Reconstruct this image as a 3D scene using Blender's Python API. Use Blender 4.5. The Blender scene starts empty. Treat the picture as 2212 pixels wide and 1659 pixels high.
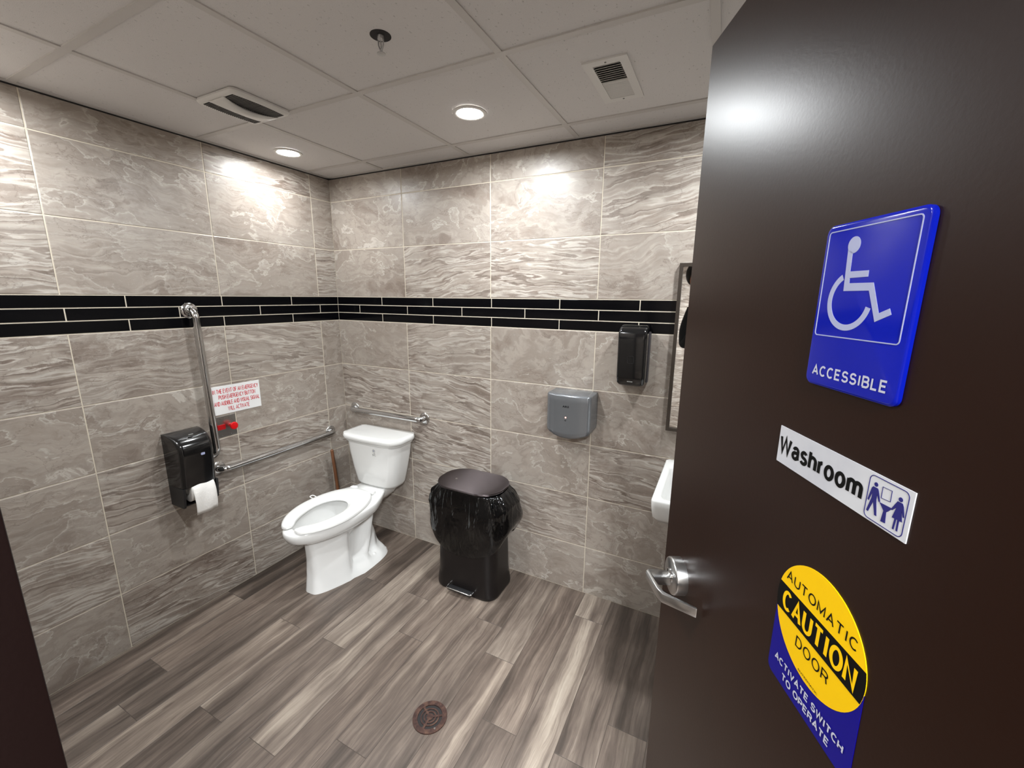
import bpy, bmesh, math, random
from mathutils import Vector, Matrix
from math import sin, cos, pi, radians, sqrt, atan2

# ------------------------------------------------------------------ camera, light, exposure
scene = bpy.context.scene
C = scene.collection
CAM = Vector((2.3953, -2.0956, 1.6686))
YAW, PITCH, ROLL, FPX = 0.4632, -0.2044, 0.0093, 905.32
cam_data = bpy.data.cameras.new('camera')
cam = bpy.data.objects.new('camera', cam_data)
C.objects.link(cam)
fw = Vector((-sin(YAW) * cos(PITCH), cos(YAW) * cos(PITCH), sin(PITCH)))
rt = fw.cross(Vector((0, 0, 1))).normalized()
up = rt.cross(fw)
r2 = cos(ROLL) * rt + sin(ROLL) * up
u2 = -sin(ROLL) * rt + cos(ROLL) * up
M = Matrix(((r2.x, u2.x, -fw.x), (r2.y, u2.y, -fw.y), (r2.z, u2.z, -fw.z))).to_4x4()
M.translation = CAM
cam.matrix_world = M
cam_data.sensor_fit = 'HORIZONTAL'
cam_data.sensor_width = 36.0
cam_data.lens = FPX / 2212 * 36.0
cam_data.clip_start = 0.02
scene.camera = cam

world = bpy.data.worlds.new('world')
scene.world = world
world.use_nodes = True
world.node_tree.nodes['Background'].inputs[0].default_value = (0.9, 0.93, 1.0, 1)
world.node_tree.nodes['Background'].inputs[1].default_value = 0.05
scene.view_settings.view_transform = 'Standard'
scene.view_settings.look = 'None'
scene.view_settings.gamma = 1.0
scene.view_settings.exposure = 1.15
scene.view_settings.use_curve_mapping = False

CEIL = 2.4105
ZB, ZT, HH = 1.5023, 1.6611, 0.303
TW = 0.6096
LIGHT_POS = [(1.375, -0.465), (0.238, -0.462), (2.52, -0.465), (0.238, -1.68), (1.375, -1.68)]  # last two are out of view, added to brighten the room
LIGHT_W = [7.5, 2.4, 7.0, 5.6, 6.0]
def area_lamp(name, loc, power, size, spread=174, color=(0.93, 0.975, 1.0)):
    ld = bpy.data.lights.new(name, 'AREA')
    ld.shape = 'DISK'; ld.size = size; ld.energy = power; ld.color = color
    ld.spread = radians(spread)
    lo = bpy.data.objects.new(name, ld)
    C.objects.link(lo); lo.location = loc
    return lo
for i_, (lx, ly) in enumerate(LIGHT_POS):
    area_lamp('downlight_beam', (lx, ly, CEIL - 0.014), LIGHT_W[i_], 0.10)
area_lamp('hall_fill_lamp', (2.95, -2.80, CEIL - 0.03), 85.0, 0.4, 150, (0.95, 0.98, 1.0))  # unseen hall source added as fill through the doorway

# ------------------------------------------------------------------ node helper
def srgb(r, g, b):
    def f(c):
        c /= 255.0
        return c / 12.92 if c <= 0.04045 else ((c + 0.055) / 1.055) ** 2.4
    return (f(r), f(g), f(b), 1)

class NT:
    def __init__(s, name):
        s.m = bpy.data.materials.new(name); s.m.use_nodes = True
        s.t = s.m.node_tree; s.p = s.t.nodes['Principled BSDF']
    def n(s, typ, **kw):
        nd = s.t.nodes.new(typ)
        for k, v in kw.items(): setattr(nd, k, v)
        return nd
    def l(s, a, b): s.t.links.new(a, b)
    def set(s, sock, v):
        if hasattr(v, 'is_linked') or isinstance(v, bpy.types.NodeSocket): s.l(v, sock)
        else: sock.default_value = v
    def math(s, op, a, b=None, c=None, clamp=False):
        nd = s.n('ShaderNodeMath', operation=op); nd.use_clamp = clamp
        s.set(nd.inputs[0], a)
        if b is not None: s.set(nd.inputs[1], b)
        if c is not None: s.set(nd.inputs[2], c)
        return nd.outputs[0]
    def vmath(s, op, a, b=None, scale=None):
        nd = s.n('ShaderNodeVectorMath', operation=op)
        s.set(nd.inputs[0], a)
        if b is not None: s.set(nd.inputs[1], b)
        if scale is not None: s.set(nd.inputs['Scale'], scale)
        return nd.outputs[0]
    def comb(s, x, y, z):
        nd = s.n('ShaderNodeCombineXYZ')
        for i, v in enumerate((x, y, z)): s.set(nd.inputs[i], v)
        return nd.outputs[0]
    def sep(s, v):
        nd = s.n('ShaderNodeSeparateXYZ'); s.l(v, nd.inputs[0]); return nd.outputs
    def noise(s, vec, scale, detail=4, rough=0.5, color=False, dist=0.0):
        nd = s.n('ShaderNodeTexNoise'); s.l(vec, nd.inputs['Vector'])
        nd.inputs['Scale'].default_value = scale; nd.inputs['Detail'].default_value = detail
        nd.inputs['Roughness'].default_value = rough; nd.inputs['Distortion'].default_value = dist
        return nd.outputs['Color' if color else 'Fac']
    def ramp(s, fac, stops, interp='LINEAR'):
        nd = s.n('ShaderNodeValToRGB'); s.l(fac, nd.inputs[0]); cr = nd.color_ramp
        cr.interpolation = interp
        while len(cr.elements) < len(stops): cr.elements.new(0.5)
        for e, (p, c) in zip(cr.elements, stops):
            e.position = p; e.color = c if len(c) == 4 else (*c, 1)
        return nd.outputs[0]
    def mix(s, fac, a, b, mode='MIX'):
        nd = s.n('ShaderNodeMix', data_type='RGBA', blend_type=mode)
        s.set(nd.inputs[0], fac); s.set(nd.inputs[6], a); s.set(nd.inputs[7], b)
        return nd.outputs[2]
    def bump(s, h, strength, dist=0.01):
        nd = s.n('ShaderNodeBump'); s.l(h, nd.inputs['Height'])
        nd.inputs['Strength'].default_value = strength; nd.inputs['Distance'].default_value = dist
        s.l(nd.outputs[0], s.p.inputs['Normal']); return nd
    def obj(s): return s.n('ShaderNodeTexCoord').outputs['Object']

def simple(name, col, rough=0.5, metal=0.0, coat=0.0, emit=None, es=0, bump=None, spec=0.5):
    t = NT(name)
    o = t.obj()
    nz = t.noise(o, 9.0, 3)
    c2 = tuple(min(1, v * 0.93) for v in col[:3]) + (1,)
    t.l(t.mix(nz, col, c2), t.p.inputs['Base Color'])
    t.p.inputs['Roughness'].default_value = rough
    t.p.inputs['Metallic'].default_value = metal
    t.p.inputs['Coat Weight'].default_value = coat
    t.p.inputs['Specular IOR Level'].default_value = spec
    if emit:
        t.p.inputs['Emission Color'].default_value = emit
        t.p.inputs['Emission Strength'].default_value = es
    if bump: t.bump(t.noise(o, bump[0], 3), bump[1], bump[2])
    return t.m

# ------------------------------------------------------------------ materials
def mat_travertine():
    t = NT('travertine_tile')
    uv = t.n('ShaderNodeUVMap', uv_map='UVMap').outputs[0]
    at = t.n('ShaderNodeAttribute', attribute_name='tile'); a = t.sep(at.outputs['Vector'])
    seed, band, ang = a[0], a[1], a[2]
    tone = at.outputs['Alpha']
    rot = t.n('ShaderNodeVectorRotate', rotation_type='Z_AXIS')
    t.l(uv, rot.inputs['Vector']); t.l(t.math('MULTIPLY', t.math('SUBTRACT', ang, 0.5), 1.6), rot.inputs['Angle'])
    s = t.sep(rot.outputs[0])
    z = t.math('MULTIPLY', seed, 53.0)
    p = t.comb(s[0], s[1], z)
    w1 = t.vmath('SUBTRACT', t.noise(p, 2.6, 3, 0.5, True), (0.5, 0.5, 0.5))
    w2 = t.vmath('SUBTRACT', t.noise(p, 9, 4, 0.55, True), (0.5, 0.5, 0.5))
    ib = t.math('SUBTRACT', 1.0, band)
    pw = t.vmath('ADD', p, t.vmath('ADD', t.vmath('SCALE', w1, scale=t.math('ADD', 0.10, t.math('MULTIPLY', ib, 0.14))), t.vmath('SCALE', w2, scale=t.math('ADD', 0.016, t.math('MULTIPLY', ib, 0.042)))))
    sw = t.sep(pw)
    G = lambda v: srgb(v[0], v[1], v[2])
    D, MD, MM, LM, LL = (110, 97, 88), (131, 118, 108), (148, 137, 127), (163, 153, 143), (190, 183, 174)
    pb = t.comb(t.math('MULTIPLY', sw[0], 0.11), sw[1], z)
    nb = t.noise(pb, 11.5, 4, 0.52)
    nb = t.math('ADD', t.math('MULTIPLY', t.math('SUBTRACT', nb, 0.5), 1.7), 0.5)
    fine = t.math('MULTIPLY', t.math('SUBTRACT', t.noise(t.comb(t.math('MULTIPLY', sw[0], 0.5), sw[1], z), 30, 4, 0.6), 0.5), 0.10)
    nb = t.math('ADD', nb, fine)
    colb = t.ramp(nb, [(0.05, G(D)), (0.18, G(MD)), (0.26, G(MM)), (0.29, G(LL)), (0.34, G(LM)), (0.40, G(MM)), (0.425, G(D)), (0.46, G(MD)), (0.475, G(LL)), (0.50, G(LM)),
                      (0.56, G(MM)), (0.60, G(MD)), (0.615, G(LM)), (0.66, G(LL)), (0.69, G(MM)), (0.74, G(MD)), (0.76, G(LL)), (0.85, G(LM)), (0.95, G(MM))])
    pc = t.comb(t.math('MULTIPLY', sw[0], 0.62), sw[1], z)
    nc = t.noise(pc, 3.6, 6, 0.58)
    nc = t.math('ADD', t.math('MULTIPLY', t.math('SUBTRACT', nc, 0.5), 1.5), 0.5)
    nc = t.math('ADD', nc, fine)
    colc = t.ramp(nc, [(0.08, G(D)), (0.25, G(MD)), (0.34, G(MM)), (0.36, G(LM)), (0.44, G(MM)), (0.50, G(MM)), (0.512, G(LL)), (0.53, G(LM)), (0.60, G(MM)), (0.615, G(LM)), (0.70, G(LM)), (0.72, G(LL)), (0.80, G(LM))])
    col = t.mix(band, colc, colb)
    n = t.math('ADD', t.math('MULTIPLY', nb, band), t.math('MULTIPLY', nc, ib))
    rip = t.math('SINE', t.math('MULTIPLY', n, 70.0))
    col = t.vmath('SCALE', col, scale=t.math('ADD', 1.0, t.math('MULTIPLY', rip, 0.035)))
    lam = t.noise(t.comb(t.math('MULTIPLY', sw[0], 0.2), sw[1], t.math('ADD', z, 21.0)), 40.0, 4, 0.6)
    lam = t.math('ADD', 1.0, t.math('MULTIPLY', t.math('SUBTRACT', lam, 0.5), t.math('ADD', 0.22, t.math('MULTIPLY', band, 0.45))))
    col = t.vmath('SCALE', col, scale=lam)
    # soft large clouds
    cl = t.noise(p, 4.0, 4, 0.6)
    col = t.mix(t.math('MULTIPLY', t.ramp(cl, [(0.45, (0, 0, 0)), (0.68, (1, 1, 1))]), 0.40), col, G((166, 158, 149)))
    dk = t.noise(t.comb(t.math('MULTIPLY', sw[0], 0.5), sw[1], t.math('ADD', z, 9.0)), 5.0, 5, 0.66)
    col = t.mix(t.math('MULTIPLY', t.ramp(dk, [(0.56, (0, 0, 0)), (0.64, (1, 1, 1))]), 0.42), col, G((106, 90, 80)))
    # thin dark cracks + light outlines
    cr = t.math('ABSOLUTE', t.math('SUBTRACT', t.noise(t.comb(t.math('MULTIPLY', sw[0], 0.6), sw[1], t.math('ADD', z, 3.0)), 6.0, 6, 0.6), 0.5))
    col = t.mix(t.math('MULTIPLY', t.ramp(cr, [(0.0, (1, 1, 1)), (0.008, (0, 0, 0))]), 0.22), col, G((190, 184, 176)))
    cr2 = t.math('ABSOLUTE', t.math('SUBTRACT', t.noise(t.comb(t.math('MULTIPLY', sw[0], 0.6), sw[1], t.math('ADD', z, 3.35)), 6.0, 6, 0.6), 0.455))
    col = t.mix(t.math('MULTIPLY', t.ramp(cr2, [(0.0, (1, 1, 1)), (0.006, (0, 0, 0))]), 0.45), col, G((98, 84, 75)))
    sp = t.noise(p, 95, 3, 0.7)
    col = t.mix(t.math('MULTIPLY', t.ramp(sp, [(0.6, (0, 0, 0)), (0.74, (1, 1, 1))]), 0.22), col, G((188, 182, 174)))
    hs = t.n('ShaderNodeHueSaturation'); hs.inputs['Saturation'].default_value = 0.98
    t.l(t.math('ADD', t.math('MULTIPLY', tone, 0.30), 0.79), hs.inputs['Value']); t.l(col, hs.inputs['Color'])
    t.l(hs.outputs[0], t.p.inputs['Base Color'])
    t.l(t.math('ADD', 0.30, t.math('MULTIPLY', t.noise(p, 20, 3), 0.14)), t.p.inputs['Roughness'])
    h = t.math('ADD', t.math('MULTIPLY', n, 1.0), t.math('MULTIPLY', t.noise(p, 60, 4, 0.6), 0.35))
    t.bump(h, 0.28, 0.004)
    return t.m

def mat_planks():
    t = NT('wood_look_plank')
    uv = t.n('ShaderNodeUVMap', uv_map='UVMap').outputs[0]
    at = t.n('ShaderNodeAttribute', attribute_name='tile'); a = t.sep(at.outputs['Vector'])
    seed, tone, warm = a[0], a[1], a[2]
    s = t.sep(uv); z = t.math('MULTIPLY', seed, 71.0)
    p = t.comb(s[0], s[1], z)
    w = t.vmath('SUBTRACT', t.noise(t.comb(t.math('MULTIPLY', s[0], 2.0), t.math('MULTIPLY', s[1], 0.7), z), 5, 3, 0.5, True), (0.5, 0.5, 0.5))
    pw = t.vmath('ADD', p, t.vmath('SCALE', w, scale=0.05)); sw = t.sep(pw)
    streak = t.noise(t.comb(t.math('MULTIPLY', sw[0], 14.0), t.math('MULTIPLY', sw[1], 0.75), z), 1.0, 3, 0.55)
    grain = t.noise(t.comb(t.math('MULTIPLY', sw[0], 95.0), t.math('MULTIPLY', sw[1], 4.0), z), 1.0, 4, 0.62)
    patch = t.noise(t.comb(t.math('MULTIPLY', sw[0], 9.0), t.math('MULTIPLY', sw[1], 4.0), t.math('ADD', z, 5.0)), 1.0, 5, 0.6)
    v = t.math('ADD', t.math('MULTIPLY', streak, 1.15), t.math('MULTIPLY', grain, 0.42))
    v = t.math('ADD', v, t.math('MULTIPLY', patch, 0.42))
    v = t.math('SUBTRACT', v, 0.5)
    v = t.math('ADD', v, t.math('MULTIPLY', t.math('SUBTRACT', tone, 0.5), 0.62), clamp=True)
    col = t.ramp(v, [(0.1, srgb(48, 41, 37)), (0.3, srgb(74, 65, 58)), (0.46, srgb(99, 88, 80)), (0.6, srgb(121, 110, 100)), (0.74, srgb(146, 135, 123)), (0.92, srgb(170, 160, 147))])
    wc = t.mix(t.math('MULTIPLY', warm, 0.55), (1, 1, 1, 1), (1.0, 0.89, 0.84, 1))
    col = t.mix(1.0, col, wc, 'MULTIPLY')
    # grain lines
    gl = t.noise(t.comb(t.math('MULTIPLY', sw[0], 60.0), t.math('MULTIPLY', sw[1], 1.6), t.math('ADD', z, 17)), 1.0, 3, 0.5)
    gl = t.math('ABSOLUTE', t.math('SUBTRACT', gl, 0.5))
    col = t.mix(t.math('MULTIPLY', t.ramp(gl, [(0.0, (1, 1, 1)), (0.03, (0, 0, 0))]), 0.35), col, srgb(66, 54, 47))
    # knots
    vo = t.n('ShaderNodeTexVoronoi'); t.l(t.comb(t.math('MULTIPLY', sw[0], 7.0), t.math('MULTIPLY', sw[1], 3.6), z), vo.inputs['Vector'])
    vo.inputs['Scale'].default_value = 1.0
    kd = t.ramp(vo.outputs['Distance'], [(0.05, (1, 1, 1)), (0.11, (0, 0, 0))])
    pick = t.math('GREATER_THAN', t.sep(vo.outputs['Color'])[0], 0.62)
    col = t.mix(t.math('MULTIPLY', t.math('MULTIPLY', kd, pick), 0.75), col, srgb(52, 38, 31))
    t.l(col, t.p.inputs['Base Color'])
    t.p.inputs['Roughness'].default_value = 0.44
    t.bump(t.math('ADD', grain, t.math('MULTIPLY', streak, 0.5)), 0.18, 0.003)
    return t.m

def mat_grout(name, c):
    t = NT(name); o = t.obj()
    t.l(t.mix(t.noise(o, 30, 4), srgb(*c), srgb(*[v * 0.88 for v in c])), t.p.inputs['Base Color'])
    t.p.inputs['Roughness'].default_value = 0.85
    t.bump(t.noise(o, 300, 2), 0.3, 0.002)
    return t.m

def mat_ceiling():
    t = NT('acoustic_tile'); o = t.obj()
    s = t.sep(o)
    st = t.comb(s[0], t.math('MULTIPLY', s[1], 0.55), s[2])
    pits = t.noise(st, 150, 3, 0.6)
    mask = t.ramp(pits, [(0.655, (0, 0, 0)), (0.70, (1, 1, 1))])
    fine = t.noise(o, 420, 2)
    col = t.mix(fine, srgb(216, 213, 211), srgb(204, 201, 199))
    col = t.mix(t.math('MULTIPLY', mask, 0.45), col, srgb(120, 116, 112))
    t.l(col, t.p.inputs['Base Color']); t.p.inputs['Roughness'].default_value = 0.95
    h = t.math('SUBTRACT', t.math('MULTIPLY', fine, 0.4), mask)
    t.bump(h, 0.45, 0.003)
    return t.m

def mat_door():
    t = NT('brown_painted_door'); o = t.obj()
    n1 = t.noise(o, 190, 4, 0.55)
    n2 = t.noise(o, 3, 3)
    t.l(t.mix(n2, (0.0185, 0.0062, 0.0031, 1), (0.0160, 0.0053, 0.0026, 1)), t.p.inputs['Base Color'])
    t.l(t.math('ADD', 0.33, t.math('MULTIPLY', n2, 0.04)), t.p.inputs['Roughness'])
    t.p.inputs['Specular IOR Level'].default_value = 0.23
    t.bump(n1, 0.11, 0.0008)
    return t.m

def mat_brushed(name, c, rough, axis_scale=(1, 220, 1), bs=0.12):
    t = NT(name); o = t.obj(); s = t.sep(o)
    v = t.comb(t.math('MULTIPLY', s[0], axis_scale[0]), t.math('MULTIPLY', s[1], axis_scale[1]), t.math('MULTIPLY', s[2], axis_scale[2]))
    n = t.noise(v, 6, 3, 0.6)
    t.l(t.mix(n, c, tuple(x * 0.8 for x in c[:3]) + (1,)), t.p.inputs['Base Color'])
    t.p.inputs['Metallic'].default_value = 1
    t.l(t.math('ADD', rough, t.math('MULTIPLY', n, 0.08)), t.p.inputs['Roughness'])
    t.bump(n, bs, 0.001)
    return t.m

def mat_bag():
    t = NT('black_bin_liner'); o = t.obj(); s = t.sep(o)
    v = t.comb(t.math('MULTIPLY', s[0], 1.0), s[1], t.math('MULTIPLY', s[2], 0.45))
    n = t.noise(v, 13, 2, 0.5, dist=1.2)
    n = t.math('ABSOLUTE', t.math('SUBTRACT', n, 0.5))
    n2 = t.noise(v, 45, 2, 0.5)
    t.p.inputs['Base Color'].default_value = (0.0018, 0.0018, 0.002, 1)
    t.p.inputs['Roughness'].default_value = 0.11
    t.p.inputs['Specular IOR Level'].default_value = 0.45
    t.bump(t.math('ADD', n, t.math('MULTIPLY', n2, 0.10)), 0.35, 0.03)
    return t.m

def mat_paper():
    t = NT('tissue_paper'); o = t.obj()
    vo = t.n('ShaderNodeTexVoronoi'); t.l(o, vo.inputs['Vector']); vo.inputs['Scale'].default_value = 130
    t.p.inputs['Base Color'].default_value = srgb(238, 236, 232)
    t.p.inputs['Roughness'].default_value = 0.9
    t.bump(t.math('ADD', vo.outputs['Distance'], t.noise(o, 25, 3)), 0.25, 0.003)
    return t.m

def mat_wood(name, c1, c2):
    t = NT(name); o = t.obj(); s = t.sep(o)
    v = t.comb(t.math('MULTIPLY', s[0], 60), t.math('MULTIPLY', s[1], 60), t.math('MULTIPLY', s[2], 7))
    n = t.noise(v, 1, 4, 0.6)
    t.l(t.mix(n, c1, c2), t.p.inputs['Base Color']); t.p.inputs['Roughness'].default_value = 0.5
    return t.m

def mat_rust():
    t = NT('rusty_iron'); o = t.obj(); n = t.noise(o, 45, 5, 0.65)
    t.l(t.ramp(n, [(0.3, srgb(46, 32, 30)), (0.5, srgb(72, 50, 44)), (0.68, srgb(98, 72, 60)), (0.8, srgb(140, 104, 82))]), t.p.inputs['Base Color'])
    t.p.inputs['Metallic'].default_value = 0.45; t.p.inputs['Roughness'].default_value = 0.5
    t.bump(n, 0.4, 0.003)
    return t.m

TRAV = mat_travertine(); PLANK = mat_planks()
GROUT = mat_grout('cream_grout', (214, 204, 186)); FGROUT = mat_grout('floor_grout', (80, 71, 64))
BTILE = NT('black_glass_tile')
_o = BTILE.obj()
BTILE.l(BTILE.mix(BTILE.noise(_o, 12, 3), (0.0015, 0.0015, 0.002, 1), (0.0025, 0.0025, 0.0035, 1)), BTILE.p.inputs['Base Color'])
BTILE.p.inputs['Roughness'].default_value = 0.12; BTILE.p.inputs['Specular IOR Level'].default_value = 0.2
BTILE.bump(BTILE.noise(_o, 14, 2), 0.05, 0.004); BTILE = BTILE.m
CEILM = mat_ceiling()
TEE = simple('white_painted_steel', srgb(196, 192, 188), 0.5)
DOORM = mat_door()
FRAMEM = simple('brown_frame_paint', (0.006, 0.002, 0.0016, 1), 0.5, bump=(150, 0.15, 0.002), spec=0.2)
CHROME = simple('polished_stainless', (0.62, 0.62, 0.62, 1), 0.14, 1.0)
STEEL = mat_brushed('brushed_stainless', (0.52, 0.51, 0.50, 1), 0.24, (220, 1, 1))
SATIN = simple('satin_stainless', (0.56, 0.56, 0.56, 1), 0.28, 1.0, bump=(140, 0.05, 0.001))
PORC = simple('white_porcelain', srgb(226, 226, 224), 0.09, coat=0.4)
SEATP = simple('white_plastic', srgb(232, 232, 230), 0.22)
WATER = simple('bowl_water', srgb(190, 192, 190), 0.03, spec=0.6)
BLACKP = simple('gloss_black_plastic', (0.006, 0.006, 0.0065, 1), 0.13, coat=0.3)
BLACKM = simple('matt_black_plastic', (0.012, 0.012, 0.013, 1), 0.4)
SMOKE = simple('smoked_plastic', (0.06, 0.055, 0.06, 1), 0.12)
CANB = simple('black_can_metal', (0.010, 0.008, 0.008, 1), 0.33, 0.3)
LIDM = mat_brushed('dark_brushed_lid', (0.135, 0.115, 0.118, 1), 0.38, (2, 260, 1), 0.02)
_n = LIDM.node_tree; _tg = _n.nodes.new('ShaderNodeTangent'); _tg.direction_type = 'UV_MAP'; _tg.uv_map = 'UVMap'
_n.links.new(_tg.outputs[0], _n.nodes['Principled BSDF'].inputs['Tangent']); _n.nodes['Principled BSDF'].inputs['Anisotropic'].default_value = 1.0
BAG = mat_bag(); PAPER = mat_paper()
WOODH = mat_wood('varnished_wood', srgb(128, 84, 54), srgb(88, 54, 34))
RUBBER = simple('dark_red_rubber', srgb(62, 22, 16), 0.5)
SILVER = simple('silver_plastic', srgb(128, 131, 135), 0.27, 0.6, bump=(900, 0.04, 0.0005))
RED = simple('red_plastic', srgb(214, 12, 20), 0.3)
REDD = simple('dark_red_plastic', srgb(170, 10, 18), 0.35)
REDT = simple('red_print', srgb(208, 22, 44), 0.5)
WHITES = simple('white_sign_plastic', srgb(236, 236, 236), 0.4)
BLUE = simple('royal_blue_plastic', srgb(8, 26, 168), 0.12, coat=0.0, spec=0.4)
BLUEV = simple('blue_vinyl', srgb(12, 6, 130), 0.4, spec=0.2)
NAVY = simple('navy_print', srgb(30, 28, 110), 0.5)
YELLOW = simple('yellow_vinyl', srgb(250, 200, 0), 0.5, spec=0.2)
BLACKT = simple('black_print', (0.002, 0.002, 0.002, 1), 0.5, spec=0.15)
WHITET = simple('white_print', srgb(196, 198, 214), 0.45)
PALET = simple('pale_print', srgb(172, 178, 212), 0.35)
GREYT = simple('grey_print', srgb(130, 130, 126), 0.6)
ALU = NT('silver_sign_film'); _o = ALU.obj()
ALU.l(ALU.ramp(ALU.noise(_o, 7, 4, 0.6), [(0.35, srgb(190, 191, 198)), (0.6, srgb(206, 207, 211))]), ALU.p.inputs['Base Color'])
ALU.p.inputs['Roughness'].default_value = 0.4; ALU.p.inputs['Metallic'].default_value = 0.0; ALU = ALU.m
BRONZE = simple('bronze_mirror_frame', srgb(60, 52, 45), 0.4, 0.2)
MIRROR = simple('mirror_glass', (0.86, 0.88, 0.88, 1), 0.015, 1.0)
LENS = simple('led_lens', (1, 1, 1, 1), 0.4, emit=(1, 0.97, 0.93, 1), es=35)
LENSH = simple('hall_fill_lens', (1, 1, 1, 1), 0.4, emit=(1, 0.97, 0.93, 1), es=12)  # glowing lens of the added hall fill
LED = simple('red_indicator', srgb(250, 190, 180), 0.3, emit=(1, 0.35, 0.28, 1), es=0.7)
VENTW = simple('white_vent_plastic', srgb(214, 212, 208), 0.4)
DARK = simple('dark_cavity', (0.015, 0.013, 0.013, 1), 0.8)  # near-black paints in the shade of gaps and holes; also the sensor mark
RUST = mat_rust()
HALLP = simple('hall_wall_paint', srgb(150, 142, 134), 0.6)
SKIN = simple('skin', srgb(176, 126, 100), 0.5)
JACKET = simple('black_jacket_cloth', (0.006, 0.006, 0.007, 1), 0.85, bump=(120, 0.3, 0.003))
JEANS = simple('dark_trouser_cloth', (0.012, 0.013, 0.018, 1), 0.85, bump=(200, 0.3, 0.002))
HAIR = simple('black_hair', (0.004, 0.004, 0.004, 1), 0.5, bump=(90, 0.5, 0.004))

# ------------------------------------------------------------------ object helpers
def tag(o, label=None, cat=None, group=None, kind=None):
    if label: o['label'] = label
    if cat: o['category'] = cat
    if group: o['group'] = group
    if kind: o['kind'] = kind
    return o

def thing(name, label, cat, loc, group=None):
    o = bpy.data.objects.new(name, None); C.objects.link(o)
    o.location = loc; o.empty_display_size = 0.05
    return tag(o, label, cat, group)

def world_loc(p):
    v = Vector((0, 0, 0))
    while p is not None: v += Vector(p.location); p = p.parent
    return v

def obj(name, bm, mats, parent=None, smooth=False, loc=None, angle=None):
    """bmesh in world coordinates -> object; origin at parent's location, at loc, or at the mesh's base centre"""
    if not isinstance(mats, (list, tuple)): mats = [mats]
    me = bpy.data.meshes.new(name)
    bm.normal_update()
    if parent is not None: base = world_loc(parent); lo = Vector((0, 0, 0))
    else:
        lo = Vector(loc) if loc is not None else Vector((0, 0, 0)); base = lo
    bmesh.ops.translate(bm, verts=bm.verts, vec=-base)
    bm.to_mesh(me); bm.free()
    for m in mats: me.materials.append(m)
    if smooth:
        for p in me.polygons: p.use_smooth = True
        if angle is None: angle = 35
        me.set_sharp_from_angle(angle=radians(angle))
    o = bpy.data.objects.new(name, me); C.objects.link(o); o.location = lo
    if parent is not None: o.parent = parent
    return o

IDF = lambda x, y, z: Vector((x, y, z))

def add_box(bm, x0, x1, y0, y1, z0, z1, F=IDF, bev=0, seg=2, mi=0):
    vs = [bm.verts.new((x, y, z)) for x in (x0, x1) for y in (y0, y1) for z in (z0, z1)]
    fs = [bm.faces.new([vs[i] for i in q]) for q in ((0, 1, 3, 2), (4, 6, 7, 5), (0, 4, 5, 1), (2, 3, 7, 6), (0, 2, 6, 4), (1, 5, 7, 3))]
    for f in fs: f.material_index = mi
    allv = set(vs)
    if bev > 0:
        es = list({e for f in fs for e in f.edges})
        r = bmesh.ops.bevel(bm, geom=es, offset=bev, segments=seg, profile=0.5, affect='EDGES')
        allv = {v for v in bm.verts if v.is_valid and (v in allv or v in r['verts'])}
        for f in r['faces']: f.material_index = mi
    for v in allv:
        if v.is_valid: v.co = F(*v.co)
    return bm

def NB(): return bmesh.new()

def add_loft(bm, rings, cap0=True, cap1=True, mi=0, closed=True):
    vr = [[bm.verts.new(p) for p in r] for r in rings]
    n = len(rings[0])
    for a, b in zip(vr, vr[1:]):
        for i in range(n if closed else n - 1):
            j = (i + 1) % n
            f = bm.faces.new((a[i], a[j], b[j], b[i])); f.material_index = mi
    if cap0: bm.faces.new(vr[0][::-1]).material_index = mi
    if cap1: bm.faces.new(vr[-1]).material_index = mi
    return vr

def frame_of(d):
    d = d.normalized()
    a = Vector((0, 0, 1)) if abs(d.z) < 0.9 else Vector((1, 0, 0))
    u = d.cross(a).normalized(); v = d.cross(u)
    return u, v

def add_tube(bm, pts, r, n=16, cap=True, mi=0):
    pts = [Vector(p) for p in pts]
    rs = r if isinstance(r, (list, tuple)) else [r] * len(pts)
    rings = []; u = None
    for i, p in enumerate(pts):
        d = (pts[min(i + 1, len(pts) - 1)] - pts[max(i - 1, 0)]).normalized()
        if u is None: u, v = frame_of(d)
        else:
            u = (u - d * u.dot(d)).normalized(); v = d.cross(u)
        rings.append([p + rs[i] * (cos(2 * pi * k / n) * u + sin(2 * pi * k / n) * v) for k in range(n)])
    add_loft(bm, rings, cap, cap, mi)

def fillet(pts, r, n=8):
    pts = [Vector(p) for p in pts]; out = [pts[0]]
    for a, b, c in zip(pts, pts[1:], pts[2:]):
        d1 = (a - b).normalized(); d2 = (c - b).normalized()
        half = d1.angle(d2) / 2; t = r / math.tan(half)
        p1 = b + d1 * t; p2 = b + d2 * t
        cen = b + (d1 + d2).normalized() * (r / sin(half))
        a1 = p1 - cen; a2 = p2 - cen; ang = a1.angle(a2); ax = a1.cross(a2).normalized()
        for i in range(n + 1): out.append(cen + Matrix.Rotation(ang * i / n, 3, ax) @ a1)
    out.append(pts[-1]); return out

def add_lathe(bm, prof, center, axis, n=32, mi=0, F=None):
    """prof: list of (radius, height along axis)"""
    c = Vector(center); ax = Vector(axis).normalized(); u, v = frame_of(ax)
    rings = []
    for r, h in prof:
        r = max(r, 1e-5)
        rings.append([c + ax * h + r * (cos(2 * pi * k / n) * u + sin(2 * pi * k / n) * v) for k in range(n)])
    add_loft(bm, rings, True, True, mi)

def rrect(hw, hd, r, n=6):
    pts = []
    for cx, cy, a0 in ((hw - r, hd - r, 0), (-hw + r, hd - r, 90), (-hw + r, -hd + r, 180), (hw - r, -hd + r, 270)):
        for i in range(n + 1):
            a = radians(a0 + 90 * i / n); pts.append((cx + r * cos(a), cy + r * sin(a)))
    return pts

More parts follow.
